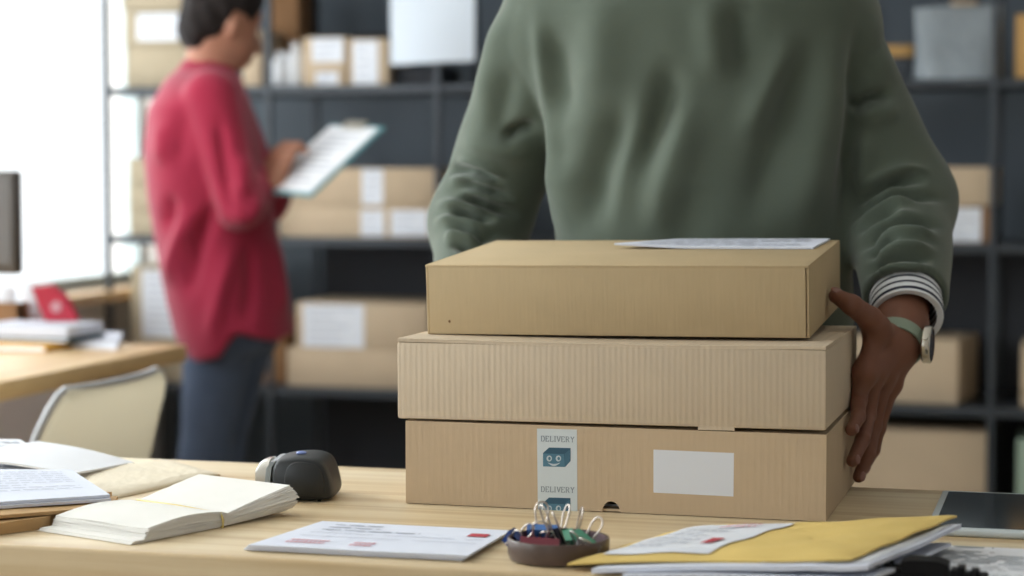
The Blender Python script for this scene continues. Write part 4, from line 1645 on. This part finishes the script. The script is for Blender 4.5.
TY, SY = 2.585, 2.68
FOLDS = [
    # torso: broad soft folds
    fold([(545, 20), (553, 80), (566, 130)], TY, -.008, .020),
    fold([(556, 150), (556, 200), (556, 250)], TY, .006, .018),
    fold([(600, -10), (602, 60), (596, 110)], TY, .006, .024),
    fold([(632, 90), (612, 140), (596, 180), (590, 240)], TY, -.012, .019),
    fold([(650, 60), (640, 120), (622, 180), (614, 245)], TY, .003, .015),
    fold([(674, 50), (666, 110), (650, 150), (640, 190)], TY, -.011, .015),
    fold([(690, 90), (684, 140), (668, 190), (656, 245)], TY, .010, .019),
    fold([(700, 180), (690, 215), (684, 250)], TY, -.005, .020),
    fold([(735, -10), (742, 40), (749, 90)], TY, -.010, .015),
    fold([(712, -10), (716, 40), (722, 90)], TY, .006, .017),
    fold([(797, 20), (780, 66), (760, 112), (738, 150)], TY, .009, .015),
    fold([(806, 25), (790, 95), (768, 170), (748, 240)], TY, -.011, .019),
    fold([(833, 20), (824, 90), (812, 165), (800, 245)], TY, .011, .018),
    fold([(858, -10), (850, 80), (842, 170), (834, 245)], TY, -.010, .010),
    fold([(528, -10), (536, 70), (544, 150), (549, 245)], TY, .008, .011),
    # image-left sleeve
    fold([(505, 0), (490, 60), (478, 120)], SY, .006, .018),
    fold([(520, 60), (506, 110), (498, 150)], SY, -.006, .015),
    fold([(543, 126), (522, 130), (504, 142)], SY, -.012, .008),
    fold([(545, 150), (520, 152), (488, 148), (450, 142)], SY, .006, .012),
    # image-right sleeve
    fold([(880, 0), (886, 60), (892, 95)], SY, .005, .016),
    fold([(852, 112), (870, 100), (893, 92)], SY, -.012, .007),
    fold([(855, 124), (880, 112), (905, 116)], SY, .006, .011),
    fold([(868, 130), (862, 165), (852, 195)], SY, .008, .011),
]
rf = random.Random(21)


def arm_fold(arc, amp, w):
    """part of a crease running across the sleeve"""
    p = smooth_path(arc, 6)
    n = len(p)
    a = int(n * rf.uniform(0, .30))
    b = int(n * rf.uniform(.62, 1.0))
    tl_ = rf.uniform(-7, 7)
    q = [(c[0], c[1] + tl_ * (k / n - .5)) for k, c in enumerate(p)][a:b + 1]
    FOLDS.append(fold(q[::3] + [q[-1]], SY, amp, w))


for k in range(13):
    s_ = -1 if k % 2 else 1
    arm_fold([(846 + 1.7 * k, 208 + 6.6 * k), (872 + .8 * k, 185 + 7.2 * k), (908, 170 + 7.5 * k), (955 - .8 * k, 178 + 7.2 * k)], s_ * rf.uniform(.0085, .0135), rf.uniform(.0048, .0072))
for k in range(12):
    s_ = -1 if k % 2 else 1
    arm_fold([(428, 164 + 7.4 * k), (462, 162 + 7.1 * k), (500, 174 + 6.8 * k), (542 - 1.6 * k, 198 + 5.4 * k)], s_ * rf.uniform(.0085, .0135), rf.uniform(.0048, .0072))


def apply_folds(V, F, folds, front):
    Nn = vnormals(V, F)
    wt = np.clip((Nn @ front) * 1.7 + .02, 0, 1)
    D = np.zeros(len(V))
    for pts, amp, w in folds:
        d, s = seg_dist2(V[:, 0], V[:, 2], pts)
        D += amp * 1.25 * np.exp(-(d / w) ** 2) * taper(s)
    return V + Nn * (D * wt)[:, None]


V = relax(V, F, 2)
V = apply_folds(V, F, [(p, a * (1.25 if w > .0095 else (1.5 if a < 0 else .9)), w * (1.2 if w > .0095 else 1.0)) for p, a, w in FOLDS], np.array((0, -1.0, 0)))
Nn = vnormals(V, F)
V = V + Nn * (.0014 * np.sin(V[:, 0] * 41 + V[:, 2] * 17) * np.sin(V[:, 2] * 23 + V[:, 1] * 31))[:, None]
V = relax(V, F, 1, .4)
np_object('sweatshirt', V, F, M['sweat'], man)

# striped shirt cuff
axv = Vector(CUF - ELL).normalized()
cq = axv.to_track_quat('Z', 'Y').to_matrix().to_4x4()
cu = bpy.data.objects
mb = MB()
cprof = [(.0355, .034), (.0425, .036), (.0445, .030), (.0440, .016), (.0425, -.02), (.0405, -.03), (.038, -.02), (.0375, .02), (.0355, .034)]
mb.lathe([(r, z - .012) for r, z in cprof], seg=56)
cuff = mb.build('shirt_cuff', M['stripe'], man, 80, world=False)
cuff.matrix_local = Matrix.Translation(Vector(CUF) - Vector((MX, MY, 0))) @ cq
cuff['label'] = 'white shirt cuff with navy stripes'

# ---- the hand on the right-hand side of the boxes
FXm = -.2575      # side face of the lower boxes


def px_x(px, py, x):
    return A(on_x(px, py, x))


def px_y(px, py, y):
    return A(on_y(px, py, y))


MCP = [px_y(864, 374, 2.432), px_y(874, 374, 2.450), px_y(884, 378, 2.470), px_y(891, 385, 2.488)]
TIP = [px_x(851.5, 430, FXm + .0085), px_x(852.5, 461, FXm + .0085), px_x(858.5, 477, FXm + .0085), px_x(864, 468, FXm + .009)]
PIP = [px_y(858, 401, 2.424), px_y(867, 415, 2.444), px_y(873, 426, 2.464), px_y(878, 428, 2.482)]
DIP = []
for i in range(4):
    DIP.append(PIP[i] * .45 + TIP[i] * .55 + A((.004, 0, 0)))
RAD_ = [(.0112, .0098, .0085, .0072), (.0116, .0100, .0086, .0073), (.0110, .0095, .0082, .0070), (.0100, .0085, .0075, .0064)]
TH = [px_y(886, 341, 2.475), px_y(870, 319, 2.434), px_y(852, 305, 2.402), px_x(836, 296, -.2755)]
THR = [.0175, .0138, .0116, .0088]


def f_hand(P):
    r = cap(P, CUF - A(axv) * .03, CUF * .45 + WRL * .55, .034, .0285)
    r = smin(r, cap(P, CUF * .45 + WRL * .55, WRL, .0285, .0265), .02)
    palm = None
    for i in range(4):
        c = cap(P, WRL + (MCP[i] - WRL) * .1, MCP[i], .0185, .0130)
        palm = c if palm is None else smin(palm, c, .012)
    r = smin(r, palm, .018)
    th = smin(cap(P, TH[0], TH[1], THR[0], THR[1]), cap(P, TH[1], TH[2], THR[1], THR[2]), .006)
    th = smin(th, cap(P, TH[2], TH[3], THR[2], THR[3]), .004)
    r = smin(r, th, .013)
    # web between thumb and index
    r = smin(r, cap(P, TH[1] * .6 + TH[0] * .4, MCP[0], .010, .010), .016)
    fing = None
    for i in range(4):
        a, b, c_, d = RAD_[i]
        f = smin(cap(P, MCP[i], PIP[i], a, b), cap(P, PIP[i], DIP[i], b, c_), .004)
        f = smin(f, cap(P, DIP[i], TIP[i], c_, d), .003)
        # knuckle
        f = smin(f, vlen(P - PIP[i]) - b * 1.05, .003)
        fing = f if fing is None else np.minimum(fing, f)
    r = smin(r, fing, .007)
    # tendons over the back of the hand
    for i in range(4):
        o_ = A((.010, -.008, .004))
        r = smin(r, cap(P, WRL + o_ + (MCP[i] - WRL) * .3, MCP[i] + o_ * .55, .0035, .006), .009)
    # the card flattens what presses on it
    return r


allp = np.array(MCP + TIP + PIP + TH + [WRL, CUF])
Vh, Fh = surf(f_hand, allp.min(0) - .05, allp.max(0) + .05, .0022)
Vh = relax(Vh, Fh, 1, .4)
low_ = Vh[:, 2] < .932
Vh[low_, 0] = np.maximum(Vh[low_, 0], FXm - .0008)

# hidden hand on the other side
FXo = -.7205


def f_hand2(P):
    w = A((-.756, 2.485, .868))
    r = cap(P, WRR, w, .027, .024)
    tips = [A((FXo - .010, 2.335 + .028 * i, .79 - .008 * i)) for i in range(4)]
    mc = [A((FXo - .026, 2.40 + .020 * i, .855 - .006 * i)) for i in range(4)]
    for i in range(4):
        r = smin(r, cap(P, w, mc[i], .017, .012), .014)
    f = None
    for i in range(4):
        pi_ = (mc[i] + tips[i]) / 2 + A((-.008, 0, 0))
        g_ = smin(cap(P, mc[i], pi_, .0105, .0092), cap(P, pi_, tips[i], .0092, .0072), .003)
        f = g_ if f is None else np.minimum(f, g_)
    r = smin(r, f, .006)
    r = smin(r, smin(cap(P, w, A((FXo - .028, 2.385, .905)), .016, .012), cap(P, A((FXo - .028, 2.385, .905)), A((FXo - .012, 2.335, .918)), .0115, .0085), .005), .012)
    return r


Vg, Fg = surf(f_hand2, (-.86, 2.28, .72), (-.67, 2.60, 1.0), .0028)
Vg[:, 0] = np.minimum(Vg[:, 0], FXo - .001 + (Vg[:, 2] > .93) * .01)

# body: head, neck, trunk, arms, legs in one surface
HC = A((MX + .013, MY - .02, 1.625))


def f_body(P):
    sk = smin(ell(P, HC + A((0, .015, .03)), (.076, .096, .092)), ell(P, HC + A((0, -.022, -.045)), (.062, .070, .075)), .04)
    sk = smin(sk, cap(P, HC + A((0, -.092, -.004)), HC + A((0, -.104, -.028)), .009, .014), .012)      # nose
    for s in (-1, 1):
        sk = smin(sk, ell(P, HC + A((s * .076, .012, -.012)), (.012, .02, .034)), .008)
        sk = smax(sk, -ell(P, HC + A((s * .031, -.088, .014)), (.017, .012, .010)), .012)
    sk = smin(sk, ell(P, HC + A((0, -.085, -.068)), (.026, .012, .008)), .008)
    sk = smin(sk, cap(P, A((MX + .013, MY + .02, 1.40)), HC + A((0, .02, -.07)), .062, .055), .03)
    t = torso(P, -.032)
    t = smax(t, .86 - P[:, 2], .03)
    r = smin(sk, t, .03)
    for (S, E, W) in ((SHR, ELR, WRR), (SHL, ELL, CUF)):
        r = smin(r, smin(cap(P, S - A((0, 0, .02)), E, .042, .038), cap(P, E, W, .038, .028), .02), .02)
    for s in (-1, 1):
        hp = A((MX + s * .09, MY + .01, .90))
        kn = A((MX + s * .10, MY - .005, .50))
        an = A((MX + s * .11, MY + .02, .10))
        r = smin(r, smin(cap(P, hp, kn, .085, .055), cap(P, kn, an, .055, .036), .03), .05)
        r = smin(r, cap(P, an + A((0, .02, -.05)), an + A((0, -.13, -.065)), .034, .028), .02)
    return r


Vb, Fb = surf(f_body, (MX - .46, MY - .34, 0.0), (MX + .46, MY + .24, 1.84), .011)
Vb = relax(Vb, Fb, 1, .4)
VV = np.concatenate([Vb, Vh, Vg])
FF = np.concatenate([Fb, Fh + len(Vb), Fg + len(Vb) + len(Vh)])
np_object('body', VV, FF, M['skin'], man)
for s in (-1, 1):
    eye = MB().ball(HC + A((s * .031, -.0745, .013)), (.0118, .0105, .0085)).build('eye', M['ink_white'], man, 180)
    MB().ball(HC + A((s * .031, -.0822, .0105)), (.0054, .0036, .0054)).build('iris', M['dial'], eye, 180)
    MB().tube([HC + A((s * .014, -.093, .034)), HC + A((s * .032, -.092, .040)), HC + A((s * .048, -.082, .035))], [.003, .0042, .002], 8).build('eyebrow', M['hair'], man, 180)
# nails
for i in range(4):
    d = Vector(TIP[i] - DIP[i]).normalized()
    nrm = (Vector((.82, -.55, .1)) - d * Vector((.82, -.55, .1)).dot(d)).normalized()
    side = d.cross(nrm)
    mt = Matrix((side, d, nrm)).transposed().to_4x4()
    MB().ball(Vector(TIP[i]) - d * .001 + nrm * (RAD_[i][3] - .0008), (.0048, .0066, .0014), mt).build('fingernail', M['nail'], man, 180)
d = Vector(TH[3] - TH[2]).normalized()
nrm = (Vector((.55, -.7, .6)) - d * Vector((.55, -.7, .6)).dot(d)).normalized()
mt = Matrix((d.cross(nrm), d, nrm)).transposed().to_4x4()
MB().ball(Vector(TH[3]) + nrm * (THR[3] - .001), (.0056, .0075, .0014), mt).build('fingernail', M['nail'], man, 180)


def f_hair(P):
    r = ell(P, HC + A((0, .024, .042)), (.084, .103, .094))
    r = smax(r, -(P[:, 1] - (HC[1] - .045)) - 1.0 * (P[:, 2] - (HC[2] + .06)), .01)
    r = smax(r, (HC[2] - .055) - P[:, 2], .01)
    return r


V, F = surf(f_hair, HC - .14, HC + .16, .006)
np_object('hair', V, F, M['hair'], man)


def f_pants(P):
    t = torso(P, -.008)
    t = smax(smax(t, .80 - P[:, 2], .03), P[:, 2] - .98, .01)
    r = t
    for s in (-1, 1):
        hp = A((MX + s * .092, MY + .01, .88))
        kn = A((MX + s * .10, MY - .005, .50))
        an = A((MX + s * .11, MY + .02, .09))
        r = smin(r, smin(cap(P, hp, kn, .098, .072), cap(P, kn, an, .072, .058), .03), .04)
    return smax(r, .06 - P[:, 2], .004)


V, F = surf(f_pants, (MX - .28, MY - .22, 0.02), (MX + .28, MY + .24, 1.02), .012)
np_object('trousers', V, F, M['dark_pants'], man)


def shoes(parent, spots, inv_world=True):
    for (p, dr) in spots:
        p = A(p)
        dr = A(dr)

        def f(P):
            r = smin(cap(P, p + A((0, 0, .05)) - dr * .05, p + A((0, 0, .045)) + dr * .03, .044, .044), cap(P, p + A((0, 0, .045)) + dr * .03, p + A((0, 0, .036)) + dr * .15, .044, .036), .02)
            return smax(r, .001 - P[:, 2], .006)
        V, F = surf(f, p - A((.24, .24, .02)), p + A((.24, .24, .13)), .007)
        np_object('shoe', V, F, M['shoe'], parent)


shoes(man, [((MX - .11, MY + .03, 0), (0, -1, 0)), ((MX + .11, MY + .03, 0), (0, -1, 0))])

# wrist watch
wa = Vector(WRL - CUF).normalized()
wc = Vector(CUF * .06 + WRL * .94)
out = Vector((.74, -.58, -.40))
out = (out - wa * out.dot(wa)).normalized()
sd = wa.cross(out)
watch = bpy.data.objects.new('wristwatch', None)
COL.objects.link(watch)
watch.parent = man
watch.location = wc - Vector((MX, MY, 0))
ROOT[watch.name] = Matrix.Translation(wc)
watch['label'] = 'round watch on a sage green strap'
mb = MB()
vs, fs = [], []
ks = 48
for k in range(ks):
    a = 2 * PI * k / ks
    for (dr, dw) in ((0, -.0085), (.0024, -.0085), (.0024, .0085), (0, .0085)):
        rr_ = .0302 + dr
        vs.append(wc + (out * math.cos(a) + sd * math.sin(a)) * rr_ + wa * dw)
for k in range(ks):
    l = (k + 1) % ks
    for j in range(4):
        m2 = (j + 1) % 4
        fs.append((k * 4 + j, k * 4 + m2, l * 4 + m2, l * 4 + j))
mb.add(vs, fs)
mb.build('strap', M['strap'], watch, 40)
mt = Matrix((sd, wa, out)).transposed().to_4x4()
bc = wc + out * .0312
MB().lathe([(.0001, 0), (.0205, 0), (.0222, .002), (.0222, .0085), (.0208, .0102), (.0188, .0106)], c=bc, seg=40, mtx=mt).build('case', M['steel'], watch, 40)
MB().lathe([(.0190, .0104), (.012, .0112), (.0001, .0114)], c=bc, seg=40, mtx=mt).build('dial', M['dial'], watch, 60)
MB().lathe([(.0001, 0), (.0028, 0), (.0028, .004), (.0001, .004)], c=bc + wa * .022 * .5 + sd * .022 * .86 + out * .0055, seg=12, mtx=Matrix((out, wa * .86 - sd * .5, sd * .86 + wa * .5)).transposed().to_4x4()).build('crown', M['steel'], watch, 40)

# ================================================================ THE WOMAN
wb = on_z(226, 165 + 1.123 * 2100 / 5.1, 0)
ww = thing('person', 'person in a red shirt and dark jeans reading a clipboard by the shelves', 'person', (wb.x, wb.y, 0))
vr = ray(226, 165)
vd = Vector((vr.x, vr.y, 0)).normalized()          # away from the camera
ur = Vector((vd.y, -vd.x, 0))                      # to the right in the picture
KS = 5.1 / 2100.0


def W(px, py, dep=0.0):
    """a point of the woman at pixel px, py and dep metres beyond her middle"""
    base = Vector((wb.x, wb.y, 0))
    s = (5.1 + dep) / 2100.0
    p = base + vd * dep + ur * ((px - 226) * s)
    return A((p.x, p.y, 1.123 - (py - 165) * s))


def orient(P, c, yawdeg):
    """coordinates along her facing (f), to her left (l), up"""
    a = math.radians(yawdeg)
    f = vd * math.sin(a) + ur * math.cos(a)
    l = vd * math.cos(a) - ur * math.sin(a)
    q = P - c
    return q @ A(f), q @ A(l), q[:, 2]


FA = 24.0


def wtorso(P, g=0.0):
    z = P[:, 2]
    py = 165 - (z - 1.123) / KS
    ys = np.array([60, 80, 110, 150, 200, 250, 300, 330, 360])
    left = np.array([190, 172, 154, 149, 153, 161, 170, 177, 187])
    right = np.array([236, 246, 256, 264, 274, 283, 292, 297, 296])
    le = np.interp(py, ys, left)
    ri = np.interp(py, ys, right)
    cu_ = ((le + ri) / 2 - 226) * KS
    hw = (ri - le) / 2 * KS
    q = P - A((wb.x, wb.y, 0))
    u = q @ A(ur)
    dp = q @ A(vd)
    a = hw + g
    b = np.interp(py, ys, [.11, .18, .21, .215, .205, .20, .205, .21, .21]) + g
    k = (np.abs((u - cu_) / a) ** 2.2 + np.abs(dp / b) ** 2.2) ** (1 / 2.2)
    return (k - 1) * np.minimum(a, b)


SH = W(216, 98, -.18)
EL = W(243, 205, -.225)
WR = W(280, 176, -.10)
SH2 = W(222, 92, .16)
EL2 = W(268, 200, .20)
WR2 = W(290, 176, .10)
NK = W(212, 78, 0)


def f_shirt(P):
    z = P[:, 2]
    q = P - A((wb.x, wb.y, 0))
    u = q @ A(ur)
    t = wtorso(P)
    # curved hem: longest at the back, high at the side slit
    ux = u / KS + 226
    hem = np.interp(ux, [165, 195, 222, 238, 250, 275, 300], [340, 358, 350, 326, 330, 336, 330])
    zh = 1.123 - (hem - 165) * KS
    t = smax(t, zh - z, .01)
    # shoulder line
    py = 165 - (z - 1.123) / KS
    t = smax(t, (z - (NK[2] + .045 - .35 * np.abs((q @ A(vd))) - .25 * np.abs(ux - 212) * KS)) * .9, .03)
    a = smin(cap(P, SH, EL, .066, .052), cap(P, EL, EL * .12 + WR * .88, .052, .040), .03)
    b = smin(cap(P, SH2, EL2, .066, .054), cap(P, EL2, EL2 * .12 + WR2 * .88, .054, .040), .03)
    r = smin(smin(t, a, .009), b, .02)
    c = W(213, 70, 0)
    col = smax(cap(P, c + A((0, 0, -.05)), c + A((0, 0, .012)), .066, .060), z - (c[2] + .022) , .006)
    r = smin(r, col, .02)
    return r


lo = np.array((wb.x - .40, wb.y - .42, .60))
hi = np.array((wb.x + .42, wb.y + .42, 1.48))
V, F = surf(f_shirt, lo, hi, .0085)
V = relax(V, F, 2)
Nn = vnormals(V, F)
u_ = (V - A((wb.x, wb.y, 0))) @ np.array(ur)
pxl = u_ / KS + 226
pyl = 165 - (V[:, 2] - 1.123) / KS
WF = [([(200, 200), (182, 245), (170, 290)], .016, 7), ([(222, 190), (205, 240), (190, 300)], -.018, 7), ([(236, 235), (222, 290), (212, 345)], .014, 8), ([(180, 190), (172, 230)], -.014, 6),
      ([(246, 150), (244, 200)], .01, 8), ([(222, 110), (228, 170), (236, 220)], -.014, 6), ([(250, 230), (252, 280), (244, 325)], -.012, 6), ([(275, 225), (280, 270), (286, 320)], .012, 7), ([(230, 205), (250, 215), (262, 190)], .010, 6), ([(170, 120), (168, 170)], .01, 8), ([(190, 110), (186, 170)], -.008, 8)]
D = np.zeros(len(V))
for pts, amp, w in WF:
    d, s = seg_dist2(pxl, pyl, [np.array(p, float) for p in smooth_path(pts, 4)])
    D += amp * 1.3 * np.exp(-(d / w) ** 2) * taper(s)
V = V + Nn * (D * np.clip(-(Nn @ np.array(vd)) * 2 + .3, 0, 1))[:, None]
V = relax(V, F, 1, .4)
np_object('shirt', V, F, M['red_shirt'], ww)
tag(bpy.data.objects['shirt'])

WH = W(229, 26, 0.0)
fa = math.radians(FA)
wf_ = A(vd * math.sin(fa) + ur * math.cos(fa))
wl_ = A(vd * math.cos(fa) - ur * math.sin(fa))
UP = A((0, 0, 1))
hf = wf_ * .93 - UP * .36                 # gaze, tilted down
hu = UP * .93 + wf_ * .36


def hd(f, l, u):
    return WH + hf * f + wl_ * l + hu * u


def ellh(P, c, r):
    q = P - c
    Q = np.stack([q @ hf, q @ wl_, q @ hu], -1).astype(np.float32)
    return ell(Q, (0, 0, 0), r)


def f_wbody(P):
    sk = smin(ellh(P, hd(-.008, 0, .03), (.090, .074, .090)), ellh(P, hd(.028, 0, -.045), (.066, .058, .070)), .04)
    sk = smin(sk, cap(P, hd(.092, 0, .0), hd(.108, 0, -.026), .008, .012), .012)
    for s in (-1, 1):
        sk = smin(sk, ellh(P, hd(-.005, s * .074, -.008), (.019, .011, .031)), .007)
        sk = smax(sk, -ellh(P, hd(.088, s * .03, .012), (.012, .016, .010)), .012)
    sk = smin(sk, ellh(P, hd(.086, 0, -.066), (.012, .024, .008)), .008)
    sk = smin(sk, cap(P, W(210, 84, 0), hd(-.02, 0, -.06), .054, .050), .03)
    t = smax(smax(wtorso(P, -.05), .72 - P[:, 2], .03), P[:, 2] - 1.34, .05)
    r = smin(sk, t, .03)
    for S, E, Wr in ((SH, EL, WR), (SH2, EL2, WR2)):
        r = smin(r, smin(cap(P, S, E, .040, .034), cap(P, E, Wr, .032, .025), .02), .03)
    for i in range(2):
        hp, kn, an = LEG[i]
        r = smin(r, smin(cap(P, hp, kn, .07, .045), cap(P, kn, an, .045, .032), .03), .05)
        r = smin(r, cap(P, an + A((0, 0, -.03)), an + wf_ * .13 + A((0, 0, -.05)), .028, .022), .02)
    return r


def legp(px, dep, z):
    p = W(px, 165, dep)
    p[2] = z
    return p


LEG = [(legp(226, -.075, .80), legp(206, -.085, .42), legp(196, -.10, .08)), (legp(250, .075, .80), legp(220, .085, .42), legp(205, .10, .08))]


def f_whand(P, Wr, dirn, ulp, s):
    """a hand pinching the board: Wr wrist, dirn to the knuckles, ulp across"""
    r = None
    for i in range(4):
        k = Wr + dirn * .075 + ulp * (.027 - .018 * i)
        c = cap(P, Wr, k, .019, .012)
        r = c if r is None else smin(r, c, .012)
        p1 = k + dirn * .030 + s * .018
        p2 = p1 - dirn * .002 + s * .028
        f = smin(cap(P, k, p1, .0095, .0085), cap(P, p1, p2, .0085, .0072), .003)
        r = smin(r, f, .004)
    t1 = Wr + dirn * .045 + ulp * .040
    t2 = t1 + dirn * .04 + ulp * .004 + s * .008
    r = smin(r, smin(cap(P, Wr + dirn * .015 + ulp * .018, t1, .015, .011), cap(P, t1, t2, .011, .008), .004), .012)
    return r


Vb, Fb = surf(f_wbody, (wb.x - .42, wb.y - .42, 0), (wb.x + .45, wb.y + .45, 1.66), .012)
Vb = relax(Vb, Fb, 1, .4)
# clipboard frame
U_, UPv, DV = A(ur), UP, A(vd)
BO = W(266, 189, -.16)
Lv = U_ * .178 + UPv * .160 + DV * .13
Sv = U_ * .115 - UPv * .01 - DV * .15
Lv = Lv / np.linalg.norm(Lv)
Sv = Sv - Lv * float(Sv @ Lv)
Sv = Sv / np.linalg.norm(Sv)
nB = np.cross(Lv, Sv)
if float(nB @ DV) > 0:
    nB = -nB
hc1 = W(278, 183, -.175)
dh = A(Vector(W(288, 150, -.16) - hc1).normalized())
ul = A(Vector(np.cross(dh, nB)).normalized())
if ul[2] < 0:
    ul = -ul
V1, F1 = surf(lambda P: f_whand(P, hc1, dh, ul, A(-nB * .6 + U_ * .3)), hc1 - .15, hc1 + .17, .004)
hc2 = W(286, 186, .06)
V2, F2 = surf(lambda P: f_whand(P, hc2, A(Vector((U_ * .8 + UPv * .5)).normalized()), A(Vector(np.cross(U_ * .8 + UPv * .5, nB)).normalized()), A(nB * .4)), hc2 - .15, hc2 + .17, .004)
np_object('body', np.concatenate([Vb, V1, V2]), np.concatenate([Fb, F1 + len(Vb), F2 + len(Vb) + len(V1)]), M['skin_w'], ww)


def f_whair(P):
    r = ellh(P, hd(-.014, 0, .036), (.098, .085, .096))
    r = smin(r, ellh(P, hd(-.060, 0, -.024), (.046, .064, .066)), .03)
    r = r + .004 * np.sin(P[:, 0] * 90 + P[:, 2] * 60) * np.sin(P[:, 1] * 110)
    q = P - WH
    f = q @ hf
    u = q @ hu
    # keep the face and the ear free
    r = smax(r, (f - .045) - .55 * (u - .03), .012)
    r = smax(r, -smax(np.abs(f - .005) - .022, np.abs(u + .022) - .045, .01), .01)
    return r


V, F = surf(f_whair, WH - .17, WH + .17, .006)
np_object('hair', V, F, M['hair'], ww)


def f_jeans(P):
    t = smax(smax(wtorso(P, -.036), .68 - P[:, 2], .03), P[:, 2] - .98, .01)
    r = t
    for hp, kn, an in LEG:
        r = smin(r, smin(cap(P, hp, kn, .092, .058), cap(P, kn, an, .058, .048), .03), .035)
    return smax(r, .05 - P[:, 2], .004)


V, F = surf(f_jeans, (wb.x - .35, wb.y - .35, 0.02), (wb.x + .35, wb.y + .35, 1.0), .012)
np_object('jeans', V, F, M['denim'], ww)
shoes(ww, [((LEG[0][2][0], LEG[0][2][1], 0), tuple(wf_)), ((LEG[1][2][0], LEG[1][2][1], 0), tuple(wf_))])

# clipboard
cl = thing('clipboard', 'teal clipboard with white sheets held by the person in the red shirt', 'clipboard', Vector(BO))
LB, SB = .262, .182


def slab(a0, a1, b0, b1, n0, n1):
    """box on the board: a along L, b along S, n along the normal"""
    P8 = [BO + Lv * a + Sv * b + nB * n for n in (n0, n1) for a, b in ((a0, b0), (a1, b0), (a1, b1), (a0, b1))]
    return P8, [(0, 1, 2, 3), (4, 5, 6, 7), (0, 1, 5, 4), (1, 2, 6, 5), (2, 3, 7, 6), (3, 0, 4, 7)]


MB().add(*slab(-.01, LB, -.008, SB, -.004, 0)).build('board', M['board_teal'], cl)
MB().add(*slab(.0, LB - .012, .0, SB - .010, .0004, .004)).build('paper', M['white_paper'], cl)
mb = MB()
rr = random.Random(3)
for k in range(9):
    a = LB - .05 - k * .022
    mb.add(*slab(a, a + .006, .02, SB - .03 - rr.uniform(0, .06), .0042, .0045))
mb.build('printed_text', M['ink_pale'], cl)
mb = MB().add(*slab(LB - .022, LB + .004, SB * .3, SB * .7, .004, .012))
mb.build('clip', M['steel'], cl)
